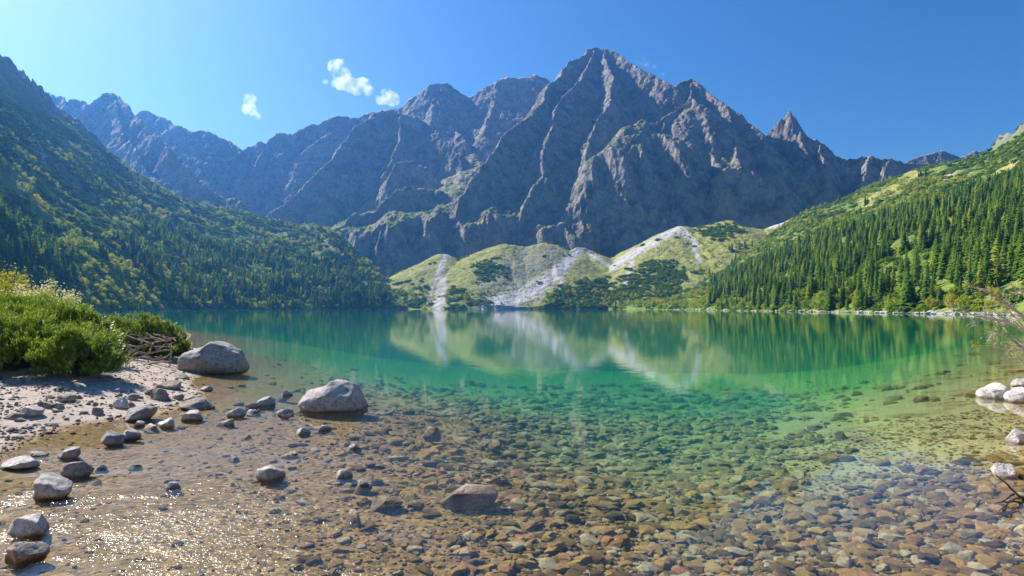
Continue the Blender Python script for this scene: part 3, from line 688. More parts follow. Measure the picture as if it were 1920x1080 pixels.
def rag(px, py, q, poly): return in_poly(px+nl(q, 16, 40)*34+nl(q, 5, 9)*14, py+nl(q, 16, 50)*16+nl(q, 5, 3)*7, poly)
q = pick(gp, 40000, lambda px, py, q: rag(px, py, q, D1) | rag(px, py, q, D2) | rag(px, py, q, D3) | rag(px, py, q, D4) | ((rag(px, py, q, D5) | rag(px, py, q, D6)) & (nl(q, 14) > 0.0)) | (nl(q, 22, 31) > 0.36)); scrub.append(q[:3900])
scrub = np.concatenate(scrub)

def plant(kind, q, meshes, hmin, hmax, base_h, n_single, labels, stuff_name, stuff_label):
    n = len(q); h = rng.uniform(hmin, hmax, n); idx = rng.integers(0, len(meshes), n); rz = rng.uniform(0, 6.283, n)
    px, py = to_px(q); size = h/q[:, 1]; size = np.where((px > -5) & (px < 1925), size, 0)
    order = np.argsort(-size); single = order[:n_single]; rest = order[n_single:]
    for k in single:
        e = bpy.data.objects.new(kind, None); COL.objects.link(e); e.location = q[k]; s_ = h[k]/base_h
        e.rotation_euler = (0, 0, rz[k]); e.scale = (lambda w_: (s_*w_*rng.uniform(.95, 1.05), s_*w_, s_))(rng.uniform(.75, 1.4)); e.empty_display_size = 0.1
        lab, grp = labels[0 if q[k, 0] < 0 else 1]
        tag(e, lab, 'tree', grp)
        link('crown', meshes[idx[k]][0], None, e); link('trunk', meshes[idx[k]][1], None, e)
    src = [source(stuff_name+'_kind', m[2], None) for m in meshes]
    s_ = h[rest]/base_h
    o = instancer(stuff_name, q[rest], np.stack([rng.normal(0, .03, len(rest)), rng.normal(0, .03, len(rest)), rz[rest]], -1), (lambda w_: np.stack([s_*w_, s_*w_*rng.uniform(.95, 1.05, len(rest)), s_], -1))(rng.uniform(.72, 1.45, len(rest))), idx[rest], src)
    tag(o, stuff_label, None, kind='stuff')
plant('spruce_tree', spruce, SPR, 6.5, 16.5, 18.0, 300, [('dark spruce in the shaded wood by the far bank behind the dwarf pines', 'spruces on the shaded hillside'), ('tall sunlit spruce in the dense forest rising from the stony shore', 'spruces on the sunlit hillside')], 'spruce_forest', 'dark green spruce forest covering the lower hillsides')
plant('broadleaf_tree', broad, BRO, 2.6, 7.0, 7.0, 300, [('light green broadleaf tree on the shaded bank behind the dwarf pines', 'broadleaf trees on the shaded hillside'), ('light green broadleaf tree low on the sunlit slope at the forest edge', 'broadleaf trees on the sunlit hillside')], 'broadleaf_wood', 'yellow green broadleaf scrub wood on the slopes')
n = len(scrub); sc_ = rng.uniform(1.3, 3.2, n)
o = instancer('hillside_scrub', scrub-np.array([0, 0, .2]), np.stack([rng.normal(0, .15, n), rng.normal(0, .15, n), rng.uniform(0, 6.28, n)], -1), np.stack([sc_*rng.uniform(.8, 1.5, n), sc_*rng.uniform(.8, 1.5, n), sc_*rng.uniform(.7, 1.1, n)], -1), rng.integers(0, 3, n), [source('scrub_kind', m, None) for m in SCR])
tag(o, 'low dwarf pine scrub carpeting the slopes', None, kind='stuff')

# ------------------------------------------------------------------ stones and boulders
def stone_material(name, a, b, c, wet=True, sc=1.0):
    t = NT(name); p = t.pos(); oc = t.objco()
    rnd = t.n('ObjectInfo').outputs['Random']
    n1 = t.noise(oc, 1.6*sc, 5, 0.6); n2 = t.noise(oc, 9*sc, 4, 0.65); n3 = t.noise(oc, 40*sc, 3, 0.7)
    col = t.mix(t.ramp(n1, 0.35, 0.65), a, b)
    col = t.mix(t.ramp(n2, 0.48, 0.62, 0, 0.85), col, c)
    col = t.mix(t.ramp(n3, 0.52, 0.66, 0, 0.55), col, (0.09, 0.08, 0.075))
    col = t.mix(1.0, col, t.mix(rnd, (0.80, 0.78, 0.76), (1.15, 1.12, 1.08)), 'MULTIPLY')
    if wet:      # algae line where the lake level has stood
        z = t.n('SeparateXYZ', Vector=p).outputs[2]
        w = t.ramp(t.math('ADD', z, t.math('MULTIPLY', n2, 0.04)), 0.075, 0.02)
        col = t.mix(w, col, t.mix(1.0, col, (0.42, 0.33, 0.24), 'MULTIPLY'))
    bump = t.math('ADD', t.math('MULTIPLY', n2, 0.8), t.math('ADD', t.math('MULTIPLY', n1, 0.8), t.math('MULTIPLY', n3, 0.35)))
    return t.surf(t.bsdf(col, 0.85, bump, 0.9, 0.05, 0.3))
MAT_GRANITE = stone_material('pale_granite', (0.50, 0.46, 0.43), (0.66, 0.62, 0.58), (0.32, 0.29, 0.27))
MAT_GREY = stone_material('grey_stone', (0.34, 0.31, 0.29), (0.48, 0.44, 0.41), (0.22, 0.195, 0.18))
MAT_BROWN = stone_material('brown_stone', (0.33, 0.27, 0.22), (0.47, 0.39, 0.32), (0.22, 0.17, 0.14))
def bed_stone_material():
    t = NT('bed_stones'); oc = t.objco(); rnd = t.n('ObjectInfo').outputs['Random']
    n1 = t.noise(oc, 2.5, 4, 0.6); n2 = t.noise(oc, 14, 3, 0.7)
    r2 = t.math('FRACT', t.math('MULTIPLY', rnd, 7.31)); 
    c = t.mix(rnd, (0.10, 0.056, 0.015), (0.46, 0.275, 0.072))
    c = t.mix(t.ramp(r2, 0.80, 0.88), c, (0.46, 0.36, 0.20))
    c = t.mix(t.ramp(r2, 0.12, 0.05), c, (0.38, 0.17, 0.065))
    zz = t.n('SeparateXYZ', Vector=t.pos()).outputs[2]
    c = t.mix(t.ramp(zz, -0.25, -1.1, 0, 0.75), c, t.mix(rnd, (0.30, 0.29, 0.10), (0.52, 0.49, 0.20)))      # deeper stones painted lighter olive in place of light scattered by the water
    c = t.mix(t.ramp(n1, 0.4, 0.65, 0, 0.7), c, t.mix(1.0, c, (0.45, 0.42, 0.36), 'MULTIPLY'))
    c = t.mix(t.ramp(n2, 0.5, 0.7, 0, 0.5), c, (0.07, 0.055, 0.035))
    return t.surf(t.bsdf(c, 0.9, t.math('ADD', n1, n2), 0.6, 0.03, 0.2))
MAT_BEDSTONE = bed_stone_material()
_ico = {}
def ico(sub):
    if sub not in _ico:
        bm = bmesh.new(); bmesh.ops.create_icosphere(bm, subdivisions=sub, radius=1.0)
        _ico[sub] = (np.array([v.co[:] for v in bm.verts]), np.array([[v.index for v in f.verts] for f in bm.faces])); bm.free()
    return _ico[sub][0].copy(), _ico[sub][1]
def rock_shape(seed, sub=4, cuts=9, depth=(0.36, 0.78), rough=0.07, flat=1.0):
    r = np.random.default_rng(seed); v, f = ico(sub)
    for k in range(cuts):
        n = r.normal(0, 1, 3); n[2] = abs(n[2])*0.8 if k % 3 else n[2]; n /= np.linalg.norm(n); d = r.uniform(*depth)
        v -= np.maximum(v@n-d, 0)[:, None]*n*0.99
    nn = v/(np.linalg.norm(v, axis=1, keepdims=True)+1e-9)
    o = r.uniform(0, 50, 3)
    dsp = fbm(v[:, 0]*1.3+o[0], v[:, 1]*1.3+o[1], v[:, 2]*1.3+o[2], 3)*rough*2 + fbm(v[:, 0]*5+o[0], v[:, 1]*5+o[1], v[:, 2]*5+o[2], 3, ridged=True)*rough*0.5
    v = v + nn*dsp[:, None]
    lo = v.min(0); hi = v.max(0); v = (v-(lo+hi)/2)/((hi-lo)/2)
    return v, f
def boulder_shape(seed):
    r = np.random.default_rng(seed); v, f = ico(5)
    e = 2.6; v = v/((np.abs(v)**e).sum(1)**(1/e))[:, None]
    left = np.clip((-v[:, 0]+0.05)/0.45, 0, 1); left = left*left*(3-2*left)
    v[:, 2] *= 1-0.42*left*(v[:, 2] > 0); v[:, 0] += 0.12*np.clip(v[:, 2], 0, 1)
    for k in range(7):
        n = r.normal(0, 1, 3); n[0] = abs(n[0]) if k < 4 else n[0]; n[2] = abs(n[2])*.7; n /= np.linalg.norm(n)
        v -= np.maximum(v@n-r.uniform(.72, .98), 0)[:, None]*n*0.85
    nn = v/np.linalg.norm(v, axis=1, keepdims=True); o = r.uniform(0, 40, 3)
    v = v+nn*(fbm(v[:, 0]*1.5+o[0], v[:, 1]*1.5, v[:, 2]*1.5, 4)*.16 + fbm(v[:, 0]*6+o[1], v[:, 1]*6, v[:, 2]*6, 3, ridged=True)*.022)[:, None]
    lo = v.min(0); hi = v.max(0); return (v-(lo+hi)/2)/((hi-lo)/2), f
def ray_ground(px, py):
    Y = np.linspace(3.0, 60, 4000); X = (px-960)/F*Y; z = CAM_H+(HOR-py)/F*Y
    g = np.maximum(ground(X, Y), 0.0); i = int(np.argmax(g >= z)); return np.array([X[i], Y[i], g[i]])
def add_rock(name, box, label, mat, seed, cat='rock', group=None, sub=4, cuts=9, rough=0.07, deep=0.85, turn=None):
    x0, x1, y0, y1 = box
    b = ray_ground((x0+x1)/2, y1); w = (x1-x0)/F*b[1]; hh = max((y1-y0)/F*b[1]*1.02, 0.02)
    d = w*deep
    # part of the visible height is the top surface seen from above
    tilt = (CAM_H-b[2])/b[1]; hh = max(hh - d*0.55*tilt, hh*0.45)
    v, f = boulder_shape(seed) if sub == 5 else rock_shape(seed, sub, cuts, rough=rough)
    bury = max(0.25*hh, 0.03); c = np.array([b[0], b[1]+d*0.42, 0.0])
    c[0] *= c[1]/b[1]
    gz = float(ground(np.array([c[0]]), np.array([c[1]]))[0]); low = min(gz, b[2]) - bury
    H = b[2]+hh-low
    grow = max(1.0, H/(0.62*w)); w *= grow**0.55; d *= grow**0.55
    v = v*np.array([w/2, d/2, H/2])
    me = mesh_np(name, v, f); me.materials.append(mat)
    o = link(name, me); o.location = (c[0], c[1], low+H/2); o.rotation_euler = (0, 0, 0)
    tag(o, label, cat, group); return o
GS = 'small stones on the pale sand'; GW = 'small stones lying in the shallow water'
ROCKS = [
 ('boulder', (345,464,637,702), 'large grey boulder in the shallows next to the dead branches', MAT_GREY, 103, dict(sub=5, cuts=7, rough=.10, cat='boulder')),
 ('boulder', (565,684,709,772), 'large pale boulder standing alone in the shallow water', MAT_GRANITE, 131, dict(sub=5, cuts=7, rough=.10, cat='boulder')),
 ('boulder', (822,936,912,930), 'wide brown boulder barely breaking the surface, with a pale top', MAT_BROWN, 142, dict(cuts=8, cat='boulder')),
 ('rock', (236,286,759,790), 'dark angular rock with a flat top at the waterline', MAT_GREY, 12, dict(cuts=11)),
 ('rock', (295,330,782,801), 'pale rounded rock at the water edge right of the dark angular rock', MAT_GRANITE, 13, {}),
 ('rock', (344,380,769,789), 'jagged pale rock in the water below the long flat rock', MAT_GRANITE, 14, dict(cuts=12)),
 ('rock', (335,403,745,769), 'long flat brown rock lying at the edge of the sand', MAT_BROWN, 15, dict(cuts=8)),
 ('rock', (303,342,712,731), 'brown rock on the sand between boulder and long flat rock', MAT_BROWN, 16, {}),
 ('rock', (274,290,730,741), 'small squared stone beside the leaning rock on sand', MAT_GREY, 17, {}),
 ('rock', (288,311,727,750), 'leaning wedge of rock on the sand under the dead branches', MAT_BROWN, 18, dict(cuts=11)),
 ('rock', (326,342,738,750), 'small pointed brown stone behind the long flat rock', MAT_BROWN, 20, {}),
 ('rock', (217,236,744,766), 'upright pale rock at the foot of the nearest dwarf pine', MAT_GRANITE, 21, dict(cuts=11, deep=.7)),
 ('rock', (236,260,738,751), 'mossy brown stone behind the upright pale rock', MAT_BROWN, 22, {}),
 ('rock', (172,192,763,778), 'tilted brown stone in the shade of the dwarf pine', MAT_BROWN, 24, {}),
 ('rock', (100,140,738,755), 'flat brown rock half hidden under the dwarf pine', MAT_BROWN, 25, {}),
 ('rock', (68,100,751,766), 'brown rock in the shade left of the flat hidden rock', MAT_BROWN, 26, {}),
 ('rock', (44,78,761,783), 'pale topped rock on the sand with a shaded front', MAT_GRANITE, 28, {}),
 ('rock', (12,44,773,788), 'low brown rock on the sand at the left edge of the picture', MAT_BROWN, 29, {}),
 ('rock', (87,115,791,800), 'flat dark stone alone on the sand near the water', MAT_GREY, 30, {}),
 ('rock', (192,232,806,834), 'triangular grey rock standing in the brown shallows', MAT_GREY, 31, dict(cuts=11)),
 ('rock', (232,257,806,825), 'rounded dark rock beside the triangular grey rock', MAT_GREY, 32, {}),
 ('rock', (114,159,836,860), 'dark rough rock in the shallows below the sand tongue', MAT_GREY, 33, dict(rough=.1)),
 ('rock', (127,165,865,894), 'rounded brown rock in the shallows, just below the dark rough rock', MAT_BROWN, 34, {}),
 ('rock', (73,126,889,935), 'blocky grey rock with white ridges standing in the shallows', MAT_GRANITE, 35, dict(cuts=12, rough=.09)),
 ('rock', (27,88,963,1006), 'flat topped pale rock in the glittering water near the lower left corner', MAT_GRANITE, 36, dict(cuts=11)),
 ('rock', (20,72,1009,1054), 'conical brown rock closest to the lower left corner', MAT_BROWN, 37, dict(cuts=10)),
 ('rock', (5,71,856,881), 'low pale slab of rock at the end of the sand', MAT_GRANITE, 38, {}),
 ('rock', (57,88,845,856), 'thin pale stone on the tip of the sand', MAT_GRANITE, 39, {}),
 ('rock', (410,439,785,798), 'white topped stone in the water between the jagged rock and the pale boulder', MAT_GRANITE, 41, {}),
 ('rock', (430,456,764,781), 'bright pointed stone in the shallows near the dark wet stones', MAT_GRANITE, 42, {}),
 ('rock', (462,490,754,766), 'flat dark wet stone left of the pale boulder', MAT_GREY, 44, {}),
 ('rock', (487,512,744,761), 'dark blocky wet stone next to the pale boulder', MAT_GREY, 45, {}),
 ('rock', (376,397,724,734), 'dark stone in the water below the large grey boulder', MAT_GREY, 46, {}),
 ('rock', (332,358,699,711), 'dark wet rock at the foot of the large grey boulder', MAT_GREY, 47, {}),
 ('rock', (320,337,642,667), 'brown rock standing behind the dead branches', MAT_BROWN, 48, {}),
 ('rock', (522,547,767,780), 'dark and white stone just left of the pale boulder', MAT_GREY, 49, {}),
 ('rock', (520,545,731,742), 'flat pale stone in the water behind the dark wet stones', MAT_GRANITE, 50, {}),
 ('rock', (487,525,872,899), 'angular white stone standing alone in the reflected sky', MAT_GRANITE, 51, dict(cuts=12)),
 ('rock', (635,655,879,895), 'small white stone with a dark side right of the angular white stone', MAT_GRANITE, 52, {}),
 ('rock', (667,696,899,911), 'flat blue grey stone below the small white stone', MAT_GREY, 53, {}),
 ('rock', (695,757,926,942), 'flat pinkish slab just breaking the surface', MAT_BROWN, 54, {}),
 ('rock', (554,581,802,815), 'white flat stone in front of the pale boulder', MAT_GRANITE, 55, {}),
 ('rock', (654,677,831,842), 'white elongated stone among brown bed stones', MAT_GRANITE, 57, {}),
 ('boulder', (1842,1889,717,748), 'rounded white boulder in the water under the bare shrub', MAT_GRANITE, 71, dict(sub=5, cuts=7, cat='boulder')),
 ('boulder', (1893,1935,724,755), 'low white boulder cut by the right picture edge', MAT_GRANITE, 72, dict(sub=5, cuts=8, cat='boulder')),
 ('rock', (1902,1930,709,726), 'white stone lying behind the low white boulder', MAT_GRANITE, 73, {}),
 ('rock', (1890,1926,805,831), 'white rounded rock in the shallows at the right picture edge', MAT_GRANITE, 75, {}),
 ('rock', (1865,1900,867,894), 'white cubic stone on the stony bed, lowest on the right', MAT_GRANITE, 76, dict(cuts=12)),
]
for nm, box, lab, mat, seed, kw in ROCKS: add_rock(nm, box, lab, mat, seed*7+1, **kw)
for k, box in enumerate([(289,304,720,731),(240,252,754,764),(98,117,753,766),(150,162,770,777),(118,130,782,788),(200,214,781,788),(22,44,815,822),(60,70,795,800),(258,268,742,748),(310,322,757,762),(262,272,768,773),(20,34,800,806),(140,150,786,791),(215,226,728,736)]):
    add_rock('stone', box, 'small brown stone lying loose on the pale sand', MAT_BROWN, 900+k*3, 'stone', GS, 3)
for k, box in enumerate([(255,267,789,799),(274,299,794,805),(464,490,767,775),(597,619,796,807),(184,200,870,881),(310,340,903,917),(656,672,957,968),(242,264,871,877),(540,560,846,853),(430,446,856,862),(800,819,797,806)]):
    add_rock('stone', box, 'small pale stone just above the surface of the shallow water', MAT_GRANITE, 1200+k*3, 'stone', GW, 3)

# stones of the lake bed: the largest as pieces of the bed, the rest as one mass
def hull_stone(seed, n=22, fl=0.5):
    r = np.random.default_rng(seed); bm = bmesh.new()
    for k in range(n):
        q = r.normal(0, 1, 3); q /= np.linalg.norm(q)
        q = np.sign(q)*np.abs(q)**0.8
        bm.verts.new((q[0]*1.0, q[1]*r.uniform(.6, .8), q[2]*fl))
    h = bmesh.ops.convex_hull(bm, input=bm.verts)
    bmesh.ops.delete(bm, geom=list({e for e in list(h['geom_interior'])+list(h['geom_unused']) if isinstance(e, bmesh.types.BMVert)}), context='VERTS')
    me = bpy.data.meshes.new('stone'); bm.to_mesh(me); bm.free(); me.materials.append(MAT_BEDSTONE); return me
BST = [hull_stone(300+k, 24, fl) for k, fl in enumerate((.36, .42, .28, .46, .24, .38, .5, .3))]
def bed_points(n, px0, px1, y0, y1, keep):
    Y = np.exp(rng.uniform(math.log(y0), math.log(y1), n)); px = rng.uniform(px0, px1, n); X = (px-960)/F*Y
    z = ground(X, Y); m = (z < 0.0) & keep(px, Y, X, z); return np.stack([X, Y, z], -1)[m], px[m]
def sm(x, a, b): x = np.clip((x-a)/(b-a), 0, 1); return x*x*(3-2*x)
q1, p1 = bed_points(46000, -60, 1980, 4.2, 34, lambda px, Y, X, z: (rng.random(len(px)) < np.clip((px-480)/600, 0.05, 1)*(1-0.75*sm(Y, 16, 34))) & (fbm(X/1.6, Y/1.6, X*0, 2)+0.22-0.62*sm(px, 1330, 1650)*sm(Y, 6.5, 10.5) > -0.05+rng.normal(0, .16, len(px))))
s1 = q1[:, 1]**0.62*0.0118*np.minimum(rng.lognormal(-.12, .74, len(q1)), 3.4)*np.clip(0.55+(p1-300)/1500, .55, 1.1)
sz = s1/q1[:, 1]; vis = (p1 > 0) & (p1 < 1920)
order = np.argsort(-np.where(vis, sz, 0)); big = order[:300]; rest = order[300:]
for k in big:
    o = link('stone', BST[k % 8], None, BED); a = s1[k]; o.location = q1[k]+np.array([0, 0, a*0.15]); o.rotation_euler = (rng.normal(0, .12), rng.normal(0, .12), rng.uniform(0, 6.28)); o.scale = (a, a, a)
q2, p2 = bed_points(30000, -60, 1980, 4.2, 14, lambda px, Y, X, z: rng.random(len(px)) < np.clip((px-250)/900, 0.10, .9))
s2 = q2[:, 1]**0.6*0.0058*rng.lognormal(0, .4, len(q2))
qq = np.concatenate([q1[rest], q2]); ss = np.concatenate([s1[rest], s2]); n = len(qq)
o = instancer('bed_pebbles', qq+np.stack([ss*0, ss*0, ss*.12], -1), np.stack([rng.normal(0, .15, n), rng.normal(0, .15, n), rng.uniform(0, 6.28, n)], -1), np.stack([ss, ss, ss], -1), rng.integers(0, 8, n), [source('pebble_kind', m, None) for m in BST], BED)
tag(o, kind='stuff')

q3 = []
Y3 = np.exp(rng.uniform(math.log(8.5), math.log(24), 9000)); x3 = rng.uniform(-60, 420, 9000); X3 = (x3-960)/F*Y3; z3 = ground(X3, Y3)
m3 = (z3 > 0.0) & (rng.random(9000) < 0.35+0.6*(fbm(X3, Y3, X3*0, 2) > 0)); q3 = np.stack([X3, Y3, z3], -1)[m3]; n = len(q3); a3 = rng.lognormal(-3.75, .55, n)
DRY = [hull_stone(340+k, 16, .5) for k in range(4)]
for m in DRY: m.materials.clear(); m.materials.append(MAT_BROWN)
tag(instancer('shore_gravel', q3, rng.normal(0, .5, (n, 3)), np.stack([a3, a3, a3], -1), rng.integers(0, 4, n), [source('gravel_kind', m, None) for m in DRY], BED), kind='stuff')

# blocks on the moraine and pale stones along the waterline
SHS = [hull_stone(400+k, 18, .7) for k in range(4)]
for m in SHS: m.materials.clear(); m.materials.append(MAT_GRANITE)
q = pick(gp, 30000, lambda px, py, q: in_poly(px, py, [(890,500),(985,458),(1060,462),(1060,500),(1000,535),(930,577),(890,577)]) | in_poly(px, py, [(1150,505),(1280,425),(1320,450),(1290,480),(1200,490)]) | (px_line_mask(px, py, [(1000,545),(920,578)], 22, 28) < 1))[:1500]
n = len(q); a = rng.lognormal(-0.1, .45, n)
tag(instancer('moraine_blocks', q, rng.uniform(-.4, 3, (n, 3)), np.stack([a, a, a*.8], -1), rng.integers(0, 4, n), [source('block_kind', m, None) for m in SHS]), 'grey rock blocks strewn over the moraine', None, kind='stuff')
def along(pairs, n, lo, hi):
    B = np.array([G2(*b) for b, c in pairs]); s_ = rng.uniform(0, len(B)-1.001, n*3); i = s_.astype(int); fr = (s_-i)[:, None]; p = B[i]*(1-fr)+B[i+1]*fr
    px, _ = to_px(p); p = p[(px > lo) & (px < hi)][:n]; return p
q = np.concatenate([along(RIGHT, 1300, 1240, 1990), along(LEFT, 160, 200, 790)]); q[:, :2] += rng.normal(0, 1.3, (len(q), 2)); q[:, 2] = rng.uniform(0.0, 0.5, len(q))
n = len(q); a = rng.lognormal(-1.25, .65, n)
tag(instancer('shore_stones', q, np.stack([rng.normal(0, .3, n), rng.normal(0, .3, n), rng.uniform(0, 6.28, n)], -1), np.stack([a*1.4, a*1.4, a*.8], -1), rng.integers(0, 4, n), [source('shore_kind', m, None) for m in SHS]), 'pale stones lining the far shores', None, kind='stuff')

# ------------------------------------------------------------------ dwarf pines on the near bank
def needle_material():
    t = NT('dwarf_pine_needles'); a = t.attr('tint'); n = t.noise(t.pos(), 1.3, 3)
    c = t.mix(a, (0.060, 0.115, 0.018), (0.21, 0.28, 0.036))
    c = t.mix(t.ramp(n, 0.35, 0.65), c, t.mix(1.0, c, (1.3, 1.25, 1.0), 'MULTIPLY'))
    d = t.n('BsdfPrincipled', Roughness=0.45); t.t.links.new(c, d.inputs['Base Color']); d.inputs['Specular IOR Level'].default_value = 0.4
    tr = t.n('BsdfTranslucent', Color=t.mix(1.0, c, (1.3, 1.3, 0.6), 'MULTIPLY')).outputs[0]
    return t.surf(t.n('MixShader', i0=0.38, i1=d.outputs[0], i2=tr).outputs[0])
MAT_NEEDLE = needle_material(); MAT_TWIG = bark_material('pine_bark', (0.075, 0.052, 0.038), (0.15, 0.11, 0.085), 8)
def shoots_mesh(base, axis, length, r):
    n = len(base); nb = 12
    a = axis/np.linalg.norm(axis, axis=1, keepdims=True)
    ref = r.normal(0, 1, (n, 3)); u = np.cross(a, ref); u /= np.linalg.norm(u, axis=1, keepdims=True); w = np.cross(a, u)
    V = []; T = []
    tint = r.random(n)
    for k in range(nb):
        th = 2*math.pi*k/nb*2.4 + r.uniform(0, .6, n); f = (k+0.5)/nb
        rd = np.cos(th)[:, None]*u + np.sin(th)[:, None]*w
        p0 = base + a*(length*(0.10+0.80*f))[:, None]
        L = (length*0.42)[:, None]*r.uniform(.8, 1.2, (n, 1))
        tip = p0 + (rd*0.62+a*0.80)*L
        sd_ = np.cross(rd, a)*(length*0.055)[:, None]
        mid = (p0+tip)/2
        V.append(np.stack([p0, mid+sd_, tip, mid-sd_], 1)); T.append(np.repeat(np.clip(tint*0.6+f*0.5-0.05, 0, 1)[:, None], 4, 1))
    V = np.concatenate(V).reshape(-1, 3); T = np.concatenate(T).ravel()
    return V, np.arange(len(V)).reshape(-1, 4), T
PINES = [ # photo x, distance, half width, half depth, top height, label
 (146, 15.2, .74, .85, 1.42, 'nearest low dwarf pine, above the shaded stones on the sand'),
 (45, 15.8, 1.45, 1.2, 1.75, 'dense dark dwarf pine at the left picture edge above the sand'),
 (88, 18.0, 1.55, 1.5, 2.1, 'tall broad dwarf pine in the middle of the thicket'),
 (118, 19.8, 1.2, 1.2, 1.9, 'dwarf pine behind the nearest one, left of the dead branches'),
 (246, 24.4, 1.65, 1.0, 1.72, 'dwarf pine behind the dead branches, sloping to the lake'),
 (316, 26.0, .75, .7, 1.25, 'lowest dwarf pine tip reaching out over the water'),
 (15, 20.5, 2.2, 1.6, 2.35, 'highest dwarf pine, under the pale yellow leaved shrub'),
 (-90, 16.5, 2.0, 1.6, 2.2, 'dwarf pine cut off by the left picture edge'),
]
def dwarf_pine(px, Y, rx, ry, top, label, seed):
    r = np.random.default_rng(seed); X = (px-960)/F*Y; g0 = float(ground(np.array([X]), np.array([Y]))[0])
    e = bpy.data.objects.new('dwarf_pine', None); COL.objects.link(e); e.location = (X, Y, g0); e.empty_display_size = .1
    tag(e, label, 'dwarf pine', 'dwarf pines on the near bank')
    H = top-g0; nc_ = int(34*(rx*ry*2.2+H*(rx+ry)*0.9)); per = 17
    th = r.uniform(0, 2*math.pi, nc_); cz = r.uniform(-0.22, 1, nc_); el = np.arcsin(cz)
    lump = 1+0.55*fbm(np.cos(th)*2.1+seed, np.sin(th)*2.1, cz*2.1, 3)
    sh = r.uniform(0.62, 1.04, nc_)**0.6*lump
    pc = np.stack([np.cos(th)*np.cos(el)*rx*sh, np.sin(th)*np.cos(el)*ry*sh, np.maximum((np.sin(el)*0.82+0.18)*H*sh, .05)], -1)
    out = np.stack([np.cos(th)*np.cos(el), np.sin(th)*np.cos(el), np.sin(el)], -1)
    n = nc_*per; cl = np.repeat(np.arange(nc_), per)
    off = r.normal(0, 1, (n, 3)); off /= np.linalg.norm(off, axis=1, keepdims=True); off *= (r.random((n, 1))**.4)*np.array([.17, .17, .13])*r.uniform(.7, 1.3, (nc_, 1))[cl]
    p = pc[cl]+off; p[:, 2] = np.maximum(p[:, 2], .03)
    ax = out[cl]*0.35+off*2.2+np.array([0, 0, 1.0])+r.normal(0, .16, (n, 3)); ax[:, 2] = np.maximum(ax[:, 2], .3)
    V, Fc, T = shoots_mesh(p, ax, r.uniform(.14, .29, n), r)
    me = mesh_np('foliage', V, Fc, False); attr(me, 'tint', T); me.materials.append(MAT_NEEDLE); link('foliage', me, None, e)
    for k in range(9):
        a = r.uniform(0, 6.28); R_ = r.uniform(.5, .9)
        v, f = tube(bent([(r.normal(0, .15), r.normal(0, .15), -.1), (math.cos(a)*rx*R_*.5, math.sin(a)*ry*R_*.5, .12*H), (math.cos(a)*rx*R_*.85, math.sin(a)*ry*R_*.85, .5*H), (math.cos(a)*rx*R_, math.sin(a)*ry*R_, .8*H)], 8, .03, seed+k), np.linspace(.05, .012, 8), 5)
        m2 = mesh_np('stem', v, f); m2.materials.append(MAT_TWIG); link('stem', m2, None, e)
for k, a in enumerate(PINES): dwarf_pine(*a, 70+k)

# ------------------------------------------------------------------ leafy shrubs and dead wood
MAT_DEAD = bark_material('dead_wood', (0.24, 0.185, 0.14), (0.46, 0.38, 0.31), 6)
MAT_PALEBARK = bark_material('pale_bark', (0.34, 0.26, 0.21), (0.52, 0.42, 0.35), 6)
MAT_DARKTWIG = bark_material('dark_twig', (0.05, 0.035, 0.028), (0.12, 0.09, 0.07), 6)
def plain_leaf(name, a, b):
    t = NT(name); n = t.noise(t.pos(), 9.0, 2); c = t.mix(t.ramp(n, 0.35, 0.65), a, b)
    return t.surf(t.n('MixShader', i0=0.5, i1=t.n('BsdfDiffuse', Color=c).outputs[0], i2=t.n('BsdfTranslucent', Color=c).outputs[0]).outputs[0])
MAT_PALELEAF = plain_leaf('pale_yellow_leaves', (0.55, 0.50, 0.16), (0.62, 0.60, 0.36)); MAT_YELLOW = plain_leaf('yellow_leaves', (0.48, 0.42, 0.03), (0.35, 0.38, 0.05))
def leafy_shrub(px, Y, rx, ry, top, n, label, seed, mat):
    r = np.random.default_rng(seed); X = (px-960)/F*Y; g0 = float(ground(np.array([X]), np.array([Y]))[0])
    e = bpy.data.objects.new('leafy_shrub', None); COL.objects.link(e); e.location = (X, Y, g0); tag(e, label, 'shrub')
    H = top-g0; tips = []
    for k in range(26):
        a = r.uniform(0, 6.28); R_ = r.uniform(.2, 1)**.6; t_ = np.array([math.cos(a)*rx*R_, math.sin(a)*ry*R_, H*r.uniform(.62, 1.0)*(1-.35*R_*R_)]); tips.append(t_)
        v, f = tube(bent([(r.normal(0, .1), r.normal(0, .1), -.1), t_*np.array([.4, .4, .4]), t_*np.array([.8, .8, .75]), t_], 9, .03, seed+k), np.linspace(.03, .006, 9), 5)
        m2 = mesh_np('stem', v, f); m2.materials.append(MAT_PALEBARK); link('stem', m2, None, e)
    tips = np.array(tips); pk = tips[r.integers(0, len(tips), n)]*r.uniform(.7, 1.03, (n, 1))+r.normal(0, .16, (n, 3))
    V, Fc = quads_at(pk, (lambda q: q/np.linalg.norm(q, axis=1, keepdims=True))(r.normal(0, 1, (n, 3))), r.uniform(.025, .055, n), r.uniform(.018, .035, n), r)
    me = mesh_np('leaves', V, Fc, False); me.materials.append(mat); link('leaves', me, None, e)
leafy_shrub(66, 25.0, 1.6, 1.0, 3.45, 6500, 'pale yellow leaved shrub rising behind the dwarf pines', 501, MAT_PALELEAF)
leafy_shrub(8, 26.0, 1.1, .9, 4.1, 3000, 'taller yellow leaved shrub at the left picture edge', 502, MAT_YELLOW)
leafy_shrub(255, 26.0, .8, .5, 1.75, 160, 'sparse yellow twigs showing above the dwarf pine tip', 503, MAT_YELLOW)

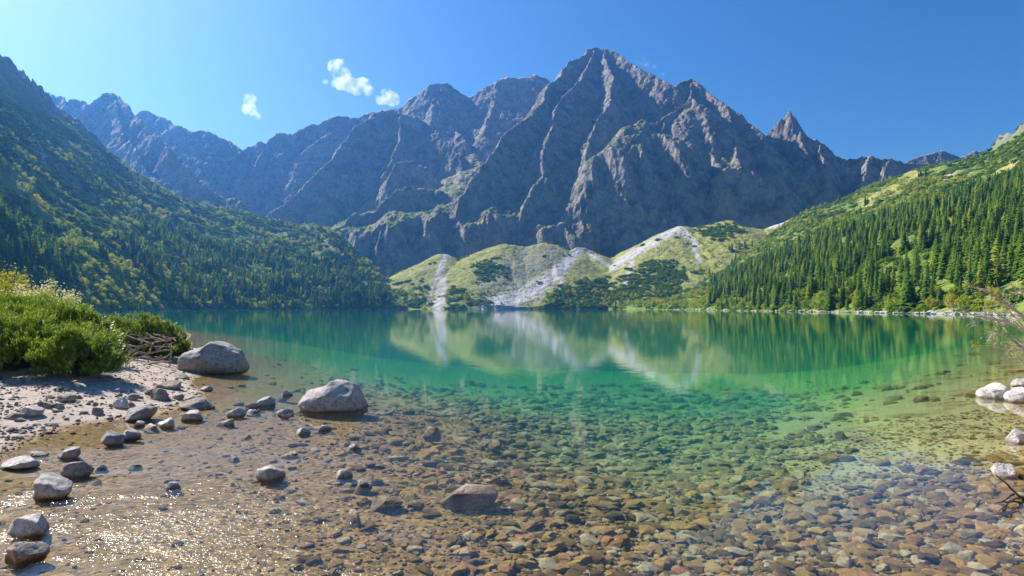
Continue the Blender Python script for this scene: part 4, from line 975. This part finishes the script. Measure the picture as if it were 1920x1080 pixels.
e = bpy.data.objects.new('dead_shrub', None); COL.objects.link(e); c0 = ray_ground(270, 682); e.location = c0; tag(e, 'heap of bare bleached branches on the bank beside the grey boulder', 'dead shrub')
BR = [([(870,550),(960,555),(1080,570),(1180,560),(1290,545)],.055,0),([(945,465),(1050,480),(1120,490),(1200,470),(1290,465)],.045,.9),([(910,335),(990,375),(1080,400),(1130,420),(1180,470)],.035,1.6),([(905,405),(960,440),(1000,465)],.04,.8),
 ([(1095,340),(1150,370),(1220,385),(1300,380),(1320,400)],.035,2.2),([(1040,380),(1130,375),(1210,400),(1280,395)],.03,1.9),([(960,430),(1060,440),(1150,410),(1240,395)],.03,1.4),([(1275,430),(1285,480),(1270,540)],.035,.5),([(960,540),(1010,500),(1030,490)],.035,.3),
 ([(980,520),(1080,525),(1160,530),(1250,510),(1280,480)],.035,.5),([(1125,480),(1130,450),(1150,415)],.025,1.2),([(860,390),(900,440),(930,500)],.03,.6),([(1150,345),(1200,360),(1240,375)],.03,2.3),([(1130,545),(1220,530),(1270,500)],.03,.2),([(1060,430),(1180,440),(1270,440)],.025,1.1),
 ([(920,365),(1000,350),(1090,372)],.022,2.0),([(1000,470),(1100,425),(1210,390)],.022,1.3),([(1180,470),(1230,430),(1300,410)],.025,.9),([(940,500),(1040,455),(1120,400)],.02,1.2),([(880,580),(960,590),(1060,600)],.03,-.3),([(1030,372),(1060,410),(1075,470)],.02,1.5),([(1210,352),(1260,372),(1325,372)],.025,2.0)]
for k, (ln, rad, dy) in enumerate(BR):
    Yb = c0[1]+dy*0.55+0.3
    pts = [P(x/4, 540+y/4, Yb+0.12*i*(1 if k % 2 else -1)) - c0 for i, (x, y) in enumerate(ln)]
    v, f = tube(bent(pts, 16, .012, 800+k), np.linspace(rad, rad*.45, 16)*(1+.12*np.sin(np.arange(16)*2.1)), 7)
    m2 = mesh_np('branch', v, f); m2.materials.append(MAT_DEAD); link('branch', m2, None, e)

e = bpy.data.objects.new('bare_shrub', None); COL.objects.link(e); root = P(2030, 690, 15.5); root[2] = float(ground(np.array([root[0]]), np.array([root[1]]))[0]); e.location = root
tag(e, 'bare pale twigged shrub with few yellow leaves reaching over the water', 'shrub')
SB = [([(120,185),(215,285),(320,320),(430,375),(530,450),(687,560)],.030,15.2),([(115,490),(190,535),(300,560),(420,585),(560,620),(687,690)],.030,14.8),([(195,570),(290,655),(400,690),(520,740),(620,800),(687,850)],.026,15.0),([(330,810),(420,690),(500,640),(600,600),(687,580)],.018,14.6),
 ([(310,740),(380,760),(440,790),(520,800),(610,855),(687,860)],.018,15.3),([(290,500),(400,560),(480,640),(560,720),(687,800)],.022,15.6),([(560,240),(610,310),(650,345),(687,360)],.020,15.9),([(510,930),(545,870),(600,840),(687,800)],.012,14.4),([(560,890),(600,920),(640,940),(687,945)],.014,14.7),
 ([(370,300),(375,380),(400,480),(480,560),(600,640)],.014,15.4),([(525,380),(530,450),(560,520),(640,600)],.014,15.1),([(650,990),(687,985)],.01,14.5),([(430,330),(500,360),(560,460),(640,520)],.012,15.7),([(340,600),(450,620),(540,600),(640,640)],.014,15.2)]
r = np.random.default_rng(77); lp_ = []
for k, (ln, rad, Yb) in enumerate(SB):
    pts = [P(1780+x/4.907, 480+y/4.907, Yb+0.10*math.sin(i*1.7+k)) for i, (x, y) in enumerate(ln)]
    pts.append(P(1955, 640+k*1.5, (Yb+15.5)/2)); pts.append(root+np.array([r.normal(0, .12), r.normal(0, .12), -.05]))
    pl = bent(np.array(pts)-root, 30, .008, 900+k)
    v, f = tube(pl, np.linspace(rad*.35, rad*1.5, 30), 6); m2 = mesh_np('branch', v, f); m2.materials.append(MAT_PALEBARK); b_ = link('branch', m2, None, e)
    tw = []
    for j in range(11):
        i = int(r.integers(1, 22)); d = pl[i]-pl[i+1]; d /= np.linalg.norm(d)+1e-9; d = d*.6+r.normal(0, .65, 3); d /= np.linalg.norm(d); L = r.uniform(.10, .42)
        q_ = [pl[i], pl[i]+d*L*.5+r.normal(0, .03, 3), pl[i]+d*L+r.normal(0, .06, 3)+np.array([0, 0, .04])]; tw.append(tube(bent(q_, 6, .008, 40+j+k*20), np.linspace(rad*.35+.002, .003, 6), 4))
        if r.random() < .5: lp_.append(q_[-1])
    v, f = join(tw); m2 = mesh_np('twigs', v, f); m2.materials.append(MAT_PALEBARK); tag(link('twigs', m2, None, b_), kind='stuff')
LC = [np.array(P(1828+r.normal(0, 5), 645+r.normal(0, 4), 14.8))-root for k in range(40)] + [np.array(P(1855+r.normal(0, 22), 572+r.normal(0, 9), 15.2))-root for k in range(90)] + [q_+r.normal(0, .04, 3) for q_ in lp_ for z_ in range(2)]
LC = np.array(LC); nn = r.normal(0, 1, LC.shape); nn /= np.linalg.norm(nn, axis=1, keepdims=True)
V, Fc = quads_at(LC, nn, r.uniform(.02, .042, len(LC)), r.uniform(.014, .026, len(LC)), r)
me = mesh_np('leaves', V, Fc, False); me.materials.append(MAT_YELLOW); link('leaves', me, None, e)

tw0 = G(1925, 945, 0.02); e = bpy.data.objects.new('fallen_twig', None); COL.objects.link(e); e.location = tw0; tag(e, 'dark bare twig sticking out of the shallows at the right edge', 'twig')
for k, ln in enumerate([[(1868,892),(1884,905),(1900,922),(1930,940)],[(1872,960),(1885,945),(1905,935),(1930,930)],[(1880,938),(1900,927)],[(1865,945),(1890,941),(1925,944)]]):
    Yt = tw0[1]
    v, f = tube(bent([P(x, y, Yt-.1+0.12*i)-tw0 for i, (x, y) in enumerate(ln)], 10, .006, 60+k), np.linspace(.006, .016, 10), 5); m2 = mesh_np('branch', v, f); m2.materials.append(MAT_DARKTWIG); link('branch', m2, None, e)

# ------------------------------------------------------------------ small clouds far behind the peaks
def cloud_material(name, dens, cut, scale):
    t = NT(name); p = t.objco(); n = t.noise(p, scale, 6, 0.62)
    d = t.math('MULTIPLY', t.ramp(n, cut, cut+0.22), dens)
    v = t.n('VolumeScatter', Density=d, Anisotropy=0.35); v.inputs['Color'].default_value = (1, 1, 1, 1)
    t.t.links.new(v.outputs[0], t.out.inputs['Volume']); return t.m
MAT_CLOUD = cloud_material('cloud_vapour', 0.020, 0.46, 0.011); MAT_WISP = cloud_material('cloud_wisp', 0.006, 0.45, 0.012)
def cloud(label, lumps, mat, Y=5200):
    bm = bmesh.new()
    for x, y, r_ in lumps:
        c = P(x, y, Y); R_ = 1.4*r_/F*Y
        bmesh.ops.create_icosphere(bm, subdivisions=3, radius=R_, matrix=Matrix.Translation(Vector(c)))
    tmp = bpy.data.meshes.new('cloud'); bm.to_mesh(tmp); bm.free(); ob = bpy.data.objects.new('cloud', tmp); COL.objects.link(ob)
    md = ob.modifiers.new('union', 'REMESH'); md.mode = 'VOXEL'; md.voxel_size = 9.0
    dg = bpy.context.evaluated_depsgraph_get(); me = bpy.data.meshes.new_from_object(ob.evaluated_get(dg)); bpy.data.objects.remove(ob)
    n = len(me.vertices); co = np.empty(n*3); me.vertices.foreach_get('co', co); co = co.reshape(-1, 3); ctr = co.mean(0)
    nrm = co-ctr; nrm /= np.linalg.norm(nrm, axis=1, keepdims=True)
    co = co + nrm*(fbm(co[:, 0]/45, co[:, 1]/45, co[:, 2]/45, 3)*22)[:, None] - ctr
    me.vertices.foreach_set('co', co.ravel()); me.update(); me.materials.clear(); me.materials.append(mat)
    o = bpy.data.objects.new('cloud', me); COL.objects.link(o); o.location = ctr; tag(o, label, 'cloud', 'small clouds over the ridge')
cloud('largest white cloud, curled, above the ridge left of the domed peak', [(631,127,12),(640,122,8),(640,138,12),(646,150,12),(637,156,9),(622,156,6),(610,153,4),(655,158,11),(668,164,11),(682,162,12),(690,168,8),(674,157,8)], MAT_CLOUD)
cloud('small upright white cloud above the lowest gap in the ridge', [(468,187,9),(467,198,10),(460,205,6),(474,208,7),(480,214,5),(487,221,4)], MAT_CLOUD)
cloud('small white cloud touching the domed peak', [(714,186,8),(724,181,11),(736,186,10),(742,188,6),(722,174,6)], MAT_CLOUD)
cloud('faint wisp of cloud right of the highest summit', [(1196,111,5),(1204,114,5),(1212,120,4),(1226,124,3),(1244,140,3)], MAT_WISP)
